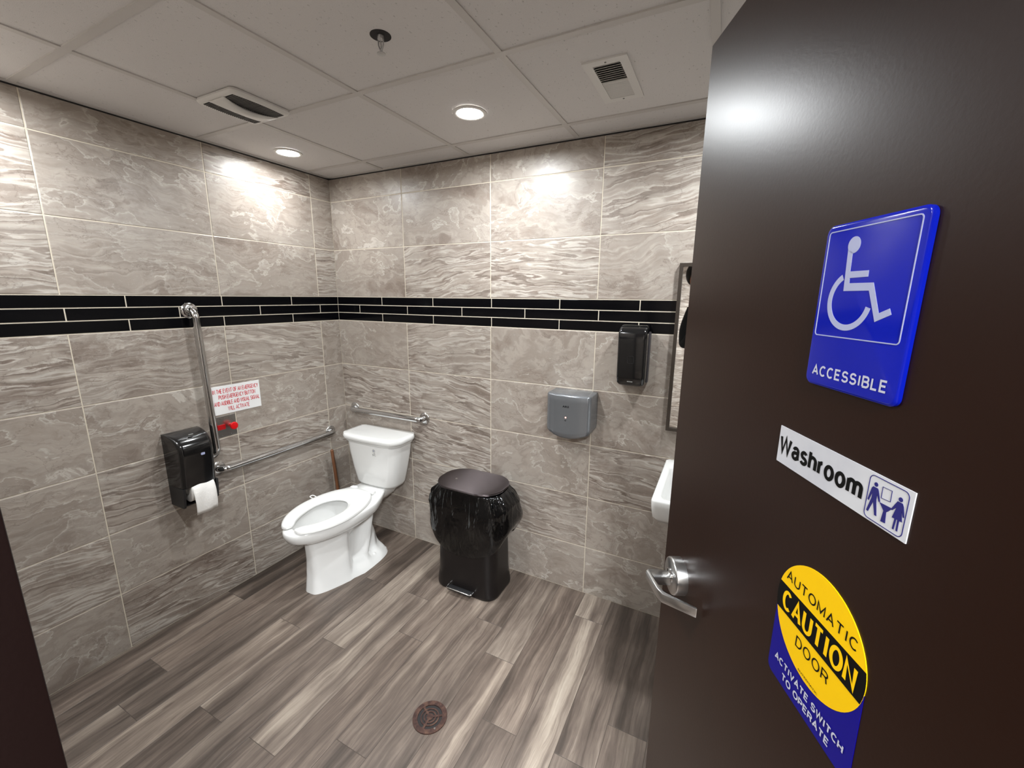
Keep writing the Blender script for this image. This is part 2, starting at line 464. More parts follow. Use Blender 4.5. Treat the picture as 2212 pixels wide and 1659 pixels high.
def add_poly(bm, pts2, F, d0, d1, mi=0):
    """extrude a 2-D outline: F(s, off, z) maps to world; from offset d0 to d1"""
    area = sum(a[0] * b[1] - b[0] * a[1] for a, b in zip(pts2, pts2[1:] + pts2[:1]))
    if area < 0: pts2 = pts2[::-1]
    a = [bm.verts.new(F(s, d0, z)) for s, z in pts2]; b = [bm.verts.new(F(s, d1, z)) for s, z in pts2]
    n = len(pts2)
    f1 = bm.faces.new(b); f1.material_index = mi
    for i in range(n):
        bm.faces.new((a[i], a[(i + 1) % n], b[(i + 1) % n], b[i])).material_index = mi
    bm.faces.new(a[::-1]).material_index = mi
    bm.normal_update(); bmesh.ops.triangulate(bm, faces=[f for f in bm.faces if len(f.verts) > 6 and f.is_valid], ngon_method='EAR_CLIP')

def stroke(pts, w, closed=False):
    """outline polygons (one quad per segment) of a thick polyline, mitre-free"""
    out = []
    n = len(pts); segs = [(pts[i], pts[(i + 1) % n]) for i in range(n if closed else n - 1)]
    for (x0, z0), (x1, z1) in segs:
        L = math.hypot(x1 - x0, z1 - z0)
        if L == 0: continue
        dx, dz = (x1 - x0) / L, (z1 - z0) / L; e = w * 0.25
        x0_, z0_, x1_, z1_ = x0 - dx * e, z0 - dz * e, x1 + dx * e, z1 + dz * e
        nx, nz = -dz * w / 2, dx * w / 2
        out.append([(x0_ + nx, z0_ + nz), (x0_ - nx, z0_ - nz), (x1_ - nx, z1_ - nz), (x1_ + nx, z1_ + nz)])
    return out

def ribbon(bm, pts, w, F, d0, d1, closed=True, mi=0):
    """continuous thick line"""
    n = len(pts); inn = []; out = []
    for i in range(n):
        p = pts[i]; a = pts[i - 1] if (closed or i > 0) else p; b = pts[(i + 1) % n] if (closed or i < n - 1) else p
        dx, dz = b[0] - a[0], b[1] - a[1]; L = math.hypot(dx, dz) or 1
        nx, nz = -dz / L * w / 2, dx / L * w / 2
        inn.append((p[0] + nx, p[1] + nz)); out.append((p[0] - nx, p[1] - nz))
    A = [bm.verts.new(F(s, d1, z)) for s, z in inn]; B = [bm.verts.new(F(s, d1, z)) for s, z in out]
    A0 = [bm.verts.new(F(s, d0, z)) for s, z in inn]; B0 = [bm.verts.new(F(s, d0, z)) for s, z in out]
    for i in range(n if closed else n - 1):
        j = (i + 1) % n
        for q in ((A[i], B[i], B[j], A[j]), (B[i], B0[i], B0[j], B[j]), (A0[i], A[i], A[j], A0[j])):
            bm.faces.new(q).material_index = mi

def text_bm(bm, txt, F, s0, s1, z0, z1, d, bold=0.0, mi=0):
    """letters fitted into the rectangle s0..s1 x z0..z1 (cap height), lying at offset d"""
    cu = bpy.data.curves.new('lettering', 'FONT'); cu.body = txt; cu.size = 1.0
    cu.offset = bold; cu.extrude = 0.0; cu.resolution_u = 4; cu.fill_mode = 'FRONT'
    ob = bpy.data.objects.new('lettering', cu); C.objects.link(ob)
    dg = bpy.context.evaluated_depsgraph_get(); dg.update()
    me = bpy.data.meshes.new_from_object(ob.evaluated_get(dg))
    xs = [v.co.x for v in me.vertices]
    x0, x1 = min(xs), max(xs)
    cu2h = 0.0
    ys = [v.co.y for v in me.vertices]
    ymin = 0.0; ymax = max(ys)
    vs = []
    for v in me.vertices:
        s = s0 + (v.co.x - x0) / (x1 - x0) * (s1 - s0)
        z = z0 + (v.co.y - ymin) / (ymax - ymin) * (z1 - z0)
        vs.append(bm.verts.new(F(s, d, z)))
    for p in me.polygons:
        try: bm.faces.new([vs[i] for i in p.vertices]).material_index = mi
        except ValueError: pass
    bpy.data.objects.remove(ob); bpy.data.curves.remove(cu); bpy.data.meshes.remove(me)

# sans-serif sign lettering drawn as strokes of even weight
def arcp(cx, cy, rx, ry, a0, a1, n=14): return [(cx + rx * cos(radians(a0 + (a1 - a0) * i / n)), cy + ry * sin(radians(a0 + (a1 - a0) * i / n))) for i in range(n + 1)]
GL = {
 'A': (0.70, [[(0, 0), (0.35, 1), (0.70, 0)], [(0.12, 0.32), (0.58, 0.32)]]),
 'B': (0.62, [[(0, 0.02), (0, 1), (0.34, 1)] + arcp(0.34, 0.76, 0.22, 0.24, 90, -90) + [(0, 0.52)], [(0.30, 0.52)] + arcp(0.36, 0.26, 0.26, 0.26, 90, -90) + [(0, 0)]]),
 'C': (0.68, [arcp(0.36, 0.5, 0.36, 0.5, 48, 312, 24)]),
 'D': (0.66, [[(0.28, 0), (0, 0), (0, 1), (0.28, 1)] + arcp(0.28, 0.5, 0.38, 0.5, 90, -90, 18)]),
 'E': (0.56, [[(0.56, 1), (0, 1), (0, 0), (0.56, 0)], [(0, 0.52), (0.50, 0.52)]]),
 'F': (0.54, [[(0.54, 1), (0, 1), (0, 0)], [(0, 0.52), (0.46, 0.52)]]),
 'G': (0.72, [arcp(0.37, 0.5, 0.37, 0.5, 48, 330, 26) + [(0.72, 0.46), (0.40, 0.46)]]),
 'H': (0.64, [[(0, 0), (0, 1)], [(0.64, 0), (0.64, 1)], [(0, 0.52), (0.64, 0.52)]]),
 'I': (0.14, [[(0.07, 0), (0.07, 1)]]),
 'K': (0.64, [[(0, 0), (0, 1)], [(0.62, 1), (0, 0.38)], [(0.20, 0.56), (0.66, 0)]]),
 'L': (0.52, [[(0, 1), (0, 0), (0.52, 0)]]),
 'M': (0.78, [[(0, 0), (0, 1), (0.39, 0.08), (0.78, 1), (0.78, 0)]]),
 'N': (0.64, [[(0, 0), (0, 1), (0.64, 0), (0.64, 1)]]),
 'O': (0.76, [arcp(0.38, 0.5, 0.38, 0.5, 0, 360, 32)]),
 'P': (0.60, [[(0, 0), (0, 1), (0.34, 1)] + arcp(0.34, 0.73, 0.26, 0.27, 90, -90) + [(0, 0.46)]]),
 'R': (0.64, [[(0, 0), (0, 1), (0.36, 1)] + arcp(0.36, 0.75, 0.25, 0.25, 90, -90) + [(0, 0.50)], [(0.34, 0.50), (0.50, 0.42), (0.60, 0.0)]]),
 'S': (0.62, [arcp(0.31, 0.745, 0.27, 0.255, 20, 200, 14) + arcp(0.31, 0.76, 0.28, 0.27, 215, 255, 4) + arcp(0.31, 0.26, 0.31, 0.26, 72, -160, 18)]),
 'T': (0.64, [[(0.32, 0), (0.32, 1)], [(0, 1), (0.64, 1)]]),
 'U': (0.64, [[(0, 1), (0, 0.32)] + arcp(0.32, 0.32, 0.32, 0.32, 180, 360, 16) + [(0.64, 1)]]),
 'V': (0.66, [[(0, 1), (0.33, 0), (0.66, 1)]]),
 'W': (0.96, [[(0, 1), (0.22, 0), (0.48, 1), (0.74, 0), (0.96, 1)]]),
 'Y': (0.66, [[(0, 1), (0.33, 0.45), (0.66, 1)], [(0.33, 0.45), (0.33, 0)]]),
 'a': (0.48, [arcp(0.25, 0.50, 0.21, 0.22, 165, 20, 10) + [(0.46, 0.14), (0.50, 0.0)], [(0.46, 0.42)] + arcp(0.22, 0.20, 0.22, 0.20, 80, 300, 14) + [(0.46, 0.20)]]),
 's': (0.44, [arcp(0.22, 0.545, 0.19, 0.175, 25, 195, 12) + arcp(0.22, 0.555, 0.19, 0.19, 215, 255, 3) + arcp(0.22, 0.18, 0.22, 0.18, 70, -160, 14)]),
 'h': (0.48, [[(0, 0), (0, 1)], [(0, 0.46)] + arcp(0.24, 0.48, 0.24, 0.24, 165, 0, 12) + [(0.48, 0)]]),
 'r': (0.22, [[(0, 0), (0, 0.72)], [(0, 0.42)] + arcp(0.24, 0.42, 0.24, 0.28, 165, 92, 8)]),
 'o': (0.52, [arcp(0.26, 0.36, 0.26, 0.36, 0, 360, 28)]),
 'm': (0.82, [[(0, 0), (0, 0.72)], [(0, 0.50)] + arcp(0.205, 0.50, 0.205, 0.22, 165, 0, 10) + [(0.41, 0)], [(0.41, 0.48)] + arcp(0.615, 0.50, 0.205, 0.22, 165, 0, 10) + [(0.82, 0)]])}
def stroke_text(bm, txt, F, s0, s1, z0, z1, d, wt, gap=0.30, ws=None):
    # wt: stroke width in metres (vertical weight); ws: horizontal weight
    H = z1 - z0; ws = ws or wt
    adv = 0.0; items = []
    wu = wt / H
    for c in txt:
        if c == ' ': adv += 0.42; continue
        w_, st = GL[c]; items.append((adv, st)); adv += w_ + gap + ws / H * 0.8
    tot = adv - gap - ws / H * 0.8
    for pos, st in items:
        for q, pl_ in enumerate(st):
            P = [(s0 + ws / 2 + (pos + x) / tot * (s1 - s0 - ws), z0 + wt / 2 + y * (H - wt)) for x, y in pl_]
            closed = len(P) > 3 and abs(P[0][0] - P[-1][0]) < 1e-7 and abs(P[0][1] - P[-1][1]) < 1e-7
            if closed: P = P[:-1]
            Q = [P[0]]
            for p in P[1:]:
                if math.hypot(p[0] - Q[-1][0], p[1] - Q[-1][1]) > 1e-6: Q.append(p)
            P = Q; n = len(P); A = []; B = []
            for i in range(n):
                a_ = P[i - 1] if (closed or i > 0) else None; b_ = P[(i + 1) % n] if (closed or i < n - 1) else None
                p = P[i]
                def nv(u, v):
                    L = math.hypot(v[0] - u[0], v[1] - u[1]); return (-(v[1] - u[1]) / L, (v[0] - u[0]) / L)
                if a_ is None: nx, nz = nv(p, b_); k = 1.0
                elif b_ is None: nx, nz = nv(a_, p); k = 1.0
                else:
                    n1, n2 = nv(a_, p), nv(p, b_); nx, nz = n1[0] + n2[0], n1[1] + n2[1]; L = math.hypot(nx, nz) or 1e-6
                    nx, nz = nx / L, nz / L; k = min(2.2, 1 / max(0.2, nx * n1[0] + nz * n1[1]))
                A.append(bm.verts.new(F(p[0] + nx * ws / 2 * k, d + q * 0.00006, p[1] + nz * wt / 2 * k)))
                B.append(bm.verts.new(F(p[0] - nx * ws / 2 * k, d + q * 0.00006, p[1] - nz * wt / 2 * k)))
            for i in range(n if closed else n - 1):
                j = (i + 1) % n; bm.faces.new((B[i], B[j], A[j], A[i]))

# ------------------------------------------------------------------ tiled walls
def tile_layer(bm):
    return bm.loops.layers.uv.new('UVMap'), bm.loops.layers.float_color.new('tile')

def add_tile(bm, lay, F, u0, u1, v0, v1, attr, gap=0.0042, t=0.002, bev=0.0018, mi=0):
    """F(u, off, v) -> world, front at off = t"""
    uvl, cl = lay; g = gap / 2
    a = [(u0 + g, v0 + g), (u1 - g, v0 + g), (u1 - g, v1 - g), (u0 + g, v1 - g)]
    b = [(u0 + g + bev, v0 + g + bev), (u1 - g - bev, v0 + g + bev), (u1 - g - bev, v1 - g - bev), (u0 + g + bev, v1 - g - bev)]
    if u1 - u0 < gap * 3 or v1 - v0 < gap * 3: return
    uc, vc = (u0 + u1) / 2, (v0 + v1) / 2
    V0 = [bm.verts.new(F(u, 0, v)) for u, v in a]; V1 = [bm.verts.new(F(u, t - bev * 0.5, v)) for u, v in a]
    V2 = [bm.verts.new(F(u, t, v)) for u, v in b]
    fs = [(bm.faces.new(V2), b)]
    for i in range(4):
        j = (i + 1) % 4
        fs.append((bm.faces.new((V1[i], V1[j], V2[j], V2[i])), [a[i], a[j], b[j], b[i]]))
        fs.append((bm.faces.new((V0[i], V0[j], V1[j], V1[i])), [a[i], a[j], a[j], a[i]]))
    for f, q in fs:
        f.material_index = mi
        for lp, (u, v) in zip(f.loops, q):
            lp[uvl].uv = (u - uc, v - vc); lp[cl] = attr

random.seed(11)
def tiled_wall(name, F, ulo, uhi, ujoints, style, band_joints=None, zlo=0.0, zhi=CEIL + 0.01, thick=0.1, cut=None, band=True):
    """F(u, off, v); ujoints sorted vertical joints; style(col,row)->(band,angle,tone)"""
    bm = NB(); lay = tile_layer(bm)
    us = [ulo] + [j for j in ujoints if ulo + 0.01 < j < uhi - 0.01] + [uhi]
    rows = [(f'b{i}', max(zlo, ZB - (i + 1) * HH), ZB - i * HH) for i in range(5)]
    if band: rows += [(f't{i}', ZT + i * HH, min(zhi, ZT + (i + 1) * HH)) for i in range(3)]
    else: rows = [(f'b{i}', max(zlo, ZB - (i + 1) * HH + 0.05), min(zhi, ZB - i * HH + 0.05)) for i in range(-3, 5)]
    for rn, v0, v1 in rows:
        for k, (u0, u1) in enumerate(zip(us, us[1:])):
            if cut and cut(u0, u1, v0, v1): continue
            b, an, to = style(k, rn)
            add_tile(bm, lay, F, u0, u1, v0, v1, (random.random(), b, an, to))
    if band:
        bh = (ZT - ZB) / 3
        for r in range(3):
            off = band_joints[0] if r != 1 else band_joints[1]
            j = off - math.ceil((off - ulo) / 0.4068) * 0.4068
            js = [ulo]
            while j < uhi - 0.01:
                if j > ulo + 0.01: js.append(j)
                j += 0.4068
            js.append(uhi)
            for u0, u1 in zip(js, js[1:]):
                if cut and cut(u0, u1, ZB + r * bh, ZB + (r + 1) * bh): continue
                add_tile(bm, lay, F, u0, u1, ZB + r * bh, ZB + (r + 1) * bh, (0.5, 0, 0, 0), gap=0.0045, mi=1)
    # backing wall (grout in front)
    if not cut:
        add_box(bm, ulo, uhi, -thick, 0.0008, zlo - 0.05, zhi, lambda x, y, z: F(x, y, z), mi=2)
        add_box(bm, ulo, uhi, 0.0005, 0.0026, CEIL - 0.007, zhi - 0.002, lambda x, y, z: F(x, y, z), mi=3)  # dark strip painting the shadow gap between tiles and ceiling
    return bm

def st_random(k, r):
    return (random.choice([0.0, 0.1, 0.2, 0.8, 1.0, 0.5]), random.uniform(0.42, 0.6), random.uniform(0.3, 0.7))

# style tables: (band, angle, tone)
BACK = {
 't2': [(0.1, .5, .5), (0.0, .55, .5), (0.0, .6, .55), (0.95, .46, .42), (0.2, .5, .5)],
 't1': [(0.0, .6, .62), (0.05, .65, .60), (0.15, .5, .58), (0.9, .40, .62), (0.9, .5, .5)],
 't0': [(0.0, .6, .60), (0.85, .42, .56), (1.0, .52, .62), (0.3, .38, .58), (0.5, .5, .5)],
 'b0': [(0.1, .6, .50), (0.8, .42, .52), (0.0, .55, .52), (0.0, .6, .54), (0.5, .5, .5)],
 'b1': [(1.0, .55, .50), (1.0, .56, .50), (0.05, .45, .48), (0.0, .55, .52), (0.9, .5, .5)],
 'b2': [(0.2, .5, .44), (1.0, .58, .50), (0.0, .5, .50), (0.95, .55, .46), (0.9, .5, .5)],
 'b3': [(0.1, .5, .44), (0.9, .54, .48), (0.75, .55, .50), (0.05, .5, .46), (0.2, .5, .5)],
 'b4': [(0.4, .5, .44), (0.3, .54, .46), (0.1, .55, .48), (0.0, .5, .50), (0.2, .5, .5)]}
LEFT = {   # col order: far (near camera) -> corner, u = -y descending handled below
 't2': [(0.3, .5, .5), (0.9, .52, .5), (0.2, .5, .55), (0.1, .5, .46), (0, .5, .5)],
 't1': [(0.4, .5, .5), (0.2, .5, .62), (0.15, .46, .50), (0.9, .50, .56), (.5, .5, .5)],
 't0': [(0.9, .5, .5), (0.2, .5, .55), (0.35, .52, .50), (0.9, .5, .46), (.5, .5, .5)],
 'b0': [(0.0, .5, .46), (0.85, .42, .52), (0.55, .5, .50), (0.95, .5, .50), (.5, .5, .5)],
 'b1': [(0.1, .5, .46), (0.15, .5, .50), (0.0, .5, .50), (0.1, .5, .50), (.5, .5, .5)],
 'b2': [(0.1, .5, .46), (0.9, .42, .52), (0.85, .44, .48), (0.2, .5, .50), (.5, .5, .5)],
 'b3': [(0.1, .5, .42), (0.3, .45, .46), (0.1, .5, .50), (0.8, .45, .50), (.5, .5, .5)],
 'b4': [(0.1, .5, .42), (0.8, .45, .46), (1.0, .47, .48), (0.05, .5, .50), (.5, .5, .5)]}

RX = 3.20            # right wall
FY = -1.983          # room face of the front wall
HY = -3.50           # hall back wall
D0, E0 = 0.1537, 0.6008

F_back = lambda u, o, v: Vector((u, -o, v))
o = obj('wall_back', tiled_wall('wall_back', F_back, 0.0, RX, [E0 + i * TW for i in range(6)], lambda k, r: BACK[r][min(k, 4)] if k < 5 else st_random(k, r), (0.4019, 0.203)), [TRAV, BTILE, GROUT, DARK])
tag(o, kind='structure')
# left wall: u = -y
F_left = lambda u, o, v: Vector((o, -u, v))
bmw = tiled_wall('wall_left', F_left, 0.0, 1.983, [D0 + i * TW for i in range(5)], lambda k, r: LEFT[r][min(k, 4)], (1.1659, 0.962))
bmesh.ops.reverse_faces(bmw, faces=bmw.faces)
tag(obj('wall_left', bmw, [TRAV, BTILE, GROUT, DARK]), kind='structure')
F_right = lambda u, o, v: Vector((RX - o, -u, v))
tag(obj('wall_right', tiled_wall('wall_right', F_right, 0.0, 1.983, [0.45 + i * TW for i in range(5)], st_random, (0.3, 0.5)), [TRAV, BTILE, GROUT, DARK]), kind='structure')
# front wall with the door opening
OX0, OX1, OZ = 1.740, 2.755, 2.185
F_front = lambda u, o, v: Vector((u, FY + o, v))
def cutdoor(u0, u1, v0, v1): return u1 > OX0 + 0.001 and u0 < OX1 - 0.001 and v0 < OZ - 0.02
ujs = [0.3, 0.91, 1.52, OX0, OX1]
bmw = tiled_wall('wall_front', F_front, 0.0, RX, ujs, st_random, (0.3, 0.5), cut=cutdoor)
for x0, x1, z0, z1 in ((0, OX0, 0, CEIL + 0.01), (OX1, RX, 0, CEIL + 0.01), (OX0, OX1, OZ, CEIL + 0.01)):
    add_box(bmw, x0, x1, FY - 0.125, FY + 0.0008, z0, z1, mi=2)
bmesh.ops.recalc_face_normals(bmw, faces=bmw.faces)
tag(obj('wall_front', bmw, [TRAV, BTILE, HALLP]), kind='structure')
# hall outside
bmw = tiled_wall('wall_hall', lambda u, o, v: Vector((u, HY + o, v)), 0.9, 4.0, [0.95 + i * TW for i in range(6)], st_random, band=False)
bmesh.ops.recalc_face_normals(bmw, faces=bmw.faces)
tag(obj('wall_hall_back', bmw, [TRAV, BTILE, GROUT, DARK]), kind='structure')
for nm, x0, x1 in (('wall_hall_left', 0.8, 0.9), ('wall_hall_right', 4.0, 4.1)):
    bm = NB(); add_box(bm, x0, x1, HY, FY - 0.125, 0, CEIL + 0.01)
    tag(obj(nm, bm, HALLP), kind='structure')
bm = NB(); add_box(bm, RX, 4.1, FY - 0.125, FY, 0, CEIL + 0.01)
tag(obj('wall_hall_front', bm, HALLP), kind='structure')

# ------------------------------------------------------------------ floor planks
bm = NB(); lay = tile_layer(bm)
F_floor = lambda u, o, v: Vector((u, v, o - 0.002))
PW = 0.1525; X0 = 0.0035 - PW
jt = {0: -0.93, 1: -1.367, 2: -0.627, 3: -0.925, 4: -0.478, 5: -0.915, 6: -0.463, 7: -0.710, 8: -1.23, 9: -0.448, 10: -0.620, 11: -0.905, 12: -0.193, 13: -0.895, 14: -0.697}
tones = {(0, 0): (.22, .3), (0, 1): (.42, .5), (1, 0): (.42, .7), (1, 1): (.20, .3), (2, 0): (.20, .6), (2, 1): (.42, .3), (2, 2): (.5, .2), (3, 0): (.48, .4), (3, 1): (.62, .5),
         (4, 0): (.36, .4), (4, 1): (.46, .3), (4, 2): (.40, .6), (5, 0): (.62, .2), (5, 1): (.44, .3), (6, 0): (.42, .3), (6, 1): (.55, .3), (6, 2): (.52, .4),
         (7, 0): (.42, .5), (7, 1): (.46, .7), (8, 0): (.44, .5), (8, 1): (.50, .6), (8, 2): (.4, .5), (9, 0): (.40, .3), (9, 1): (.52, .4), (10, 0): (.56, .2), (10, 1): (.55, .6),
         (11, 0): (.42, .6), (11, 1): (.40, .5), (12, 0): (.60, .2), (12, 1): (.60, .3), (13, 0): (.26, .3), (13, 1): (.34, .2), (14, 0): (.30, .2), (14, 1): (.36, .4)}
random.seed(5)
col = -1
x = X0
while x < 4.1:
    xa, xb = max(x, 0.0), min(x + PW, 4.1)
    base = jt.get(col, random.uniform(-0.9, -0.1))
    js = [0.0]; j = base
    while j > HY: js.append(j); j -= 0.9144
    js.append(HY)
    if xb > xa + 0.01:
        for k, (b_, a_) in enumerate(zip(js, js[1:])):
            if b_ - a_ < 0.01: continue
            tn, wm = tones.get((col, k), (random.uniform(0.3, 0.6), random.uniform(0.2, 0.6)))
            add_tile(bm, lay, F_floor, xa, xb, a_, b_, (random.random(), tn, wm, 1), gap=0.0022, t=0.002, bev=0.0008)
    x += PW; col += 1
add_box(bm, 0, 4.1, HY, 0, -0.1, -0.0006, mi=1)
bmesh.ops.recalc_face_normals(bm, faces=bm.faces)
tag(obj('floor', bm, [PLANK, FGROUT]), kind='structure')

# ------------------------------------------------------------------ ceiling
bm = NB()
gx = [0.472 + 0.6075 * i for i in range(6)]; gy = [-0.172 - 0.61 * i for i in range(6)]
add_box(bm, 0, 4.1, HY, 0, CEIL + 0.004, CEIL + 0.06, mi=0)
w = 0.012
for x in gx: add_box(bm, x - w, x + w, HY, 0, CEIL, CEIL + 0.02, mi=1)
ys = [0.0] + gy + [HY]
for y in gy: add_box(bm, 0, 4.1, y - w, y + w, CEIL - 0.0004, CEIL + 0.02, mi=1)
add_box(bm, 0, 4.1, -0.022, 0, CEIL - 0.0008, CEIL + 0.02, mi=1)
add_box(bm, 0, 0.022, FY, 0, CEIL - 0.0008, CEIL + 0.02, mi=1)
tag(obj('ceiling', bm, [CEILM, TEE]), kind='structure')

# ------------------------------------------------------------------ door frame and door
bm = NB()
for (x0, x1) in ((OX0, 1.787), (2.708, OX1)):
    add_box(bm, x0, x1, FY - 0.135, FY, 0, OZ, bev=0.003)
add_box(bm, 1.787 - 0.001, 2.709, FY - 0.135, FY, 2.137, OZ, bev=0.003)
add_box(bm, 1.786, 1.803, FY - 0.10, FY - 0.055, 0, 2.137, bev=0.002)
add_box(bm, 2.692, 2.709, FY - 0.10, FY - 0.055, 0, 2.137, bev=0.002)
add_box(bm, 1.80, 2.70, FY - 0.10, FY - 0.055, 2.121, 2.139, bev=0.002)
tag(obj('trim_1', bm, FRAMEM, smooth=True), 'dark brown steel door frame around the washroom doorway', kind='structure')

TH = radians(65.5)
A0 = Vector((2.325, -1.133, 0))
DD = Vector((cos(TH), -sin(TH), 0)); DN = Vector((-sin(TH), -cos(TH), 0))
def FD(s, off, z): return A0 + DD * s + DN * off + Vector((0, 0, z))
bm = NB()
add_box(bm, 0, 0.914, -0.044, 0, 0.008, 2.13, FD, bev=0.0012)
bmesh.ops.recalc_face_normals(bm, faces=bm.faces)
door = tag(obj('door_1', bm, DOORM, loc=FD(0.914, 0, 0.008)), 'dark brown door leaf standing open with signs on its face', kind='structure')
# lever set
HZ, HS = 1.093, 0.104
bm = NB()
add_lathe(bm, [(0.0, 0), (0.0385, 0), (0.0385, 0.020), (0.0375, 0.0228), (0.0355, 0.024), (0.0, 0.024)], FD(HS, 0, HZ), DN, 64)
rose = obj('handle_rose', bm, SATIN, door, True, angle=50)
bm = NB()
add_lathe(bm, [(0.0, 0.0238), (0.0155, 0.0238), (0.0155, 0.027), (0.0130, 0.0285), (0.0, 0.0285)], FD(HS, 0, HZ), DN, 40)
obj('neck_collar', bm, CHROME, rose, True)
# lever: section swept in the s/off plane, flat in z
bm = NB()
hz0, hz1 = HZ - 0.0155, HZ + 0.0045
out = [(HS - 0.011, 0.026), (HS - 0.016, 0.066), (HS - 0.009, 0.072), (0.150, 0.0665), (0.168, 0.061), (0.2075, 0.008), (0.203, 0.0055), (0.1615, 0.053), (0.148, 0.0585), (HS + 0.011, 0.0625), (HS + 0.013, 0.026)]
def FL(s, off, z): return FD(s, z, off)
area_pts = [(s, o_) for s, o_ in out]
add_poly(bm, area_pts, lambda s, d, z: FD(s, z, d), hz0, hz1)
bmesh.ops.recalc_face_normals(bm, faces=bm.faces)
es = [e for e in bm.edges if len(e.link_faces) == 2 and e.calc_face_angle(0) > 0.9]
bmesh.ops.bevel(bm, geom=es, offset=0.0018, segments=2, profile=0.5, affect='EDGES')
obj('lever', bm, SATIN, door, True, angle=40)
bm = NB(); add_lathe(bm, [(0, 0), (0.005, 0), (0.005, 0.002), (0.0035, 0.003), (0, 0.003)], FD(HS - 0.013, 0.066, HZ - 0.006), -DD + DN * 0.1, 20)
obj('key_cylinder', bm, CHROME, door, True)
bm = NB(); add_box(bm, -0.0015, 0.001, -0.034, -0.010, HZ - 0.03, HZ + 0.03, FD, bev=0.0005)
obj('latch_plate', bm, SATIN, door)
for hz_ in (0.25, 1.07, 1.90):
    bm = NB(); add_tube(bm, [FD(0.917, -0.008, hz_ - 0.055), FD(0.917, -0.008, hz_ + 0.055)], 0.008, 14)
    obj('hinge', bm, SATIN, door, True)

# ------------------------------------------------------------------ signs on the door
def rr2(x0, x1, z0, z1, r, n=6):
    cx, cz = (x0 + x1) / 2, (z0 + z1) / 2
    return [(cx + a, cz + b) for a, b in rrect((x1 - x0) / 2, (z1 - z0) / 2, r, n)]

sg = thing('accessible_sign', 'blue plastic wheelchair symbol sign high on the brown door', 'sign', FD(0.465, 0.0, 1.573))
bm = NB(); rings = []
for off, ins in ((0, 0.0), (0.003, 0.0), (0.0042, 0.0012), (0.0045, 0.003)):
    rings.append([FD(s, off, z) for s, z in rr2(0.4025 + ins, 0.5287 - ins, 1.5735 + ins, 1.7475 - ins, 0.009 - ins * 0.6)])
add_loft(bm, rings); bmesh.ops.recalc_face_normals(bm, faces=bm.faces)
obj('panel', bm, BLUE, sg, True)
bm = NB(); ribbon(bm, rr2(0.4085, 0.5200, 1.6300, 1.7405, 0.0035), 0.0011, FD, 0.0044, 0.0049)
bmesh.ops.recalc_face_normals(bm, faces=bm.faces); obj('border_line', bm, PALET, sg)
bm = NB()
Hd = 0.0048; Hd0 = 0.0044
hc = [(0.4466 + 0.0083 * cos(a), 1.7238 + 0.0083 * sin(a)) for a in [2 * pi * i / 28 for i in range(28)]]
add_poly(bm, hc, FD, Hd0, Hd)
add_poly(bm, [(0.4392, 1.7205), (0.4462, 1.7165), (0.4470, 1.6976), (0.4712, 1.6974), (0.4716, 1.6914), (0.4478, 1.6910), (0.4484, 1.6858), (0.4797, 1.6855), (0.4920, 1.6568), (0.5035, 1.6616), (0.5062, 1.6560), (0.4890, 1.6484), (0.4757, 1.6780), (0.4420, 1.6780)], FD, Hd0, Hd)
wc_ = (0.4515, 1.6680)
arc = []
for i in range(41):
    a = radians(118 + (347 - 118) * i / 40)
    arc.append((wc_[0] + 0.0274 * cos(a), wc_[1] + 0.0274 * sin(a)))
ribbon(bm, arc, 0.0062, FD, Hd0, Hd, closed=False)
bmesh.ops.recalc_face_normals(bm, faces=bm.faces)
obj('wheelchair_symbol', bm, PALET, sg)
bm = NB(); stroke_text(bm, 'ACCESSIBLE', FD, 0.4140, 0.5168, 1.5845, 1.5965, 0.0049, 0.0021, 0.18)
obj('lettering', bm, WHITET, sg)

sg = thing('washroom_sign', 'narrow silver sign reading Washroom with figures, below the blue sign', 'sign', FD(0.463, 0, 1.4595))
bm = NB(); add_box(bm, 0.3662, 0.5608, 0, 0.0012, 1.4597, 1.5077, FD); bmesh.ops.recalc_face_normals(bm, faces=bm.faces); obj('panel', bm, ALU, sg)
bm = NB(); stroke_text(bm, 'Washroom', FD, 0.3690, 0.5082, 1.4732, 1.4965, 0.0015, 0.0042, 0.14, 0.0048); obj('lettering', bm, BLACKT, sg)
bm = NB(); ribbon(bm, rr2(0.5137, 0.5562, 1.4618, 1.5050, 0.005), 0.0007, FD, 0.0011, 0.0015)
bmesh.ops.recalc_face_normals(bm, faces=bm.faces); obj('border_line', bm, NAVY, sg)
bm = NB()
def disc(c, r): return [(c[0] + r * cos(2 * pi * i / 16), c[1] + r * sin(2 * pi * i / 16)) for i in range(16)]
e0, e1 = 0.0012, 0.0015
add_poly(bm, disc((0.5215, 1.4973), 0.0021), FD, e0, e1)
add_poly(bm, [(0.5188, 1.4943), (0.5243, 1.4943), (0.5254, 1.4925), (0.5290, 1.4832), (0.5275, 1.4825), (0.5245, 1.4885), (0.5245, 1.4835), (0.5280, 1.4680), (0.5256, 1.4680), (0.5216, 1.4800), (0.5180, 1.4680), (0.5158, 1.4683), (0.5192, 1.4830), (0.5188, 1.4880), (0.5165, 1.4788), (0.5150, 1.4795), (0.5175, 1.4925)], FD, e0, e1)
ribbon(bm, [(0.5292, 1.4875), (0.5392, 1.4885), (0.5390, 1.4990), (0.5290, 1.4985)], 0.0006, FD, e0, e1)
add_poly(bm, [(0.5285, 1.4828), (0.5425, 1.4835), (0.5390, 1.4790), (0.5372, 1.4770), (0.5382, 1.4665), (0.5332, 1.4660), (0.5342, 1.4770), (0.5318, 1.4795)], FD, e0, e1)
add_poly(bm, disc((0.5487, 1.4955), 0.0021), FD, e0, e1)
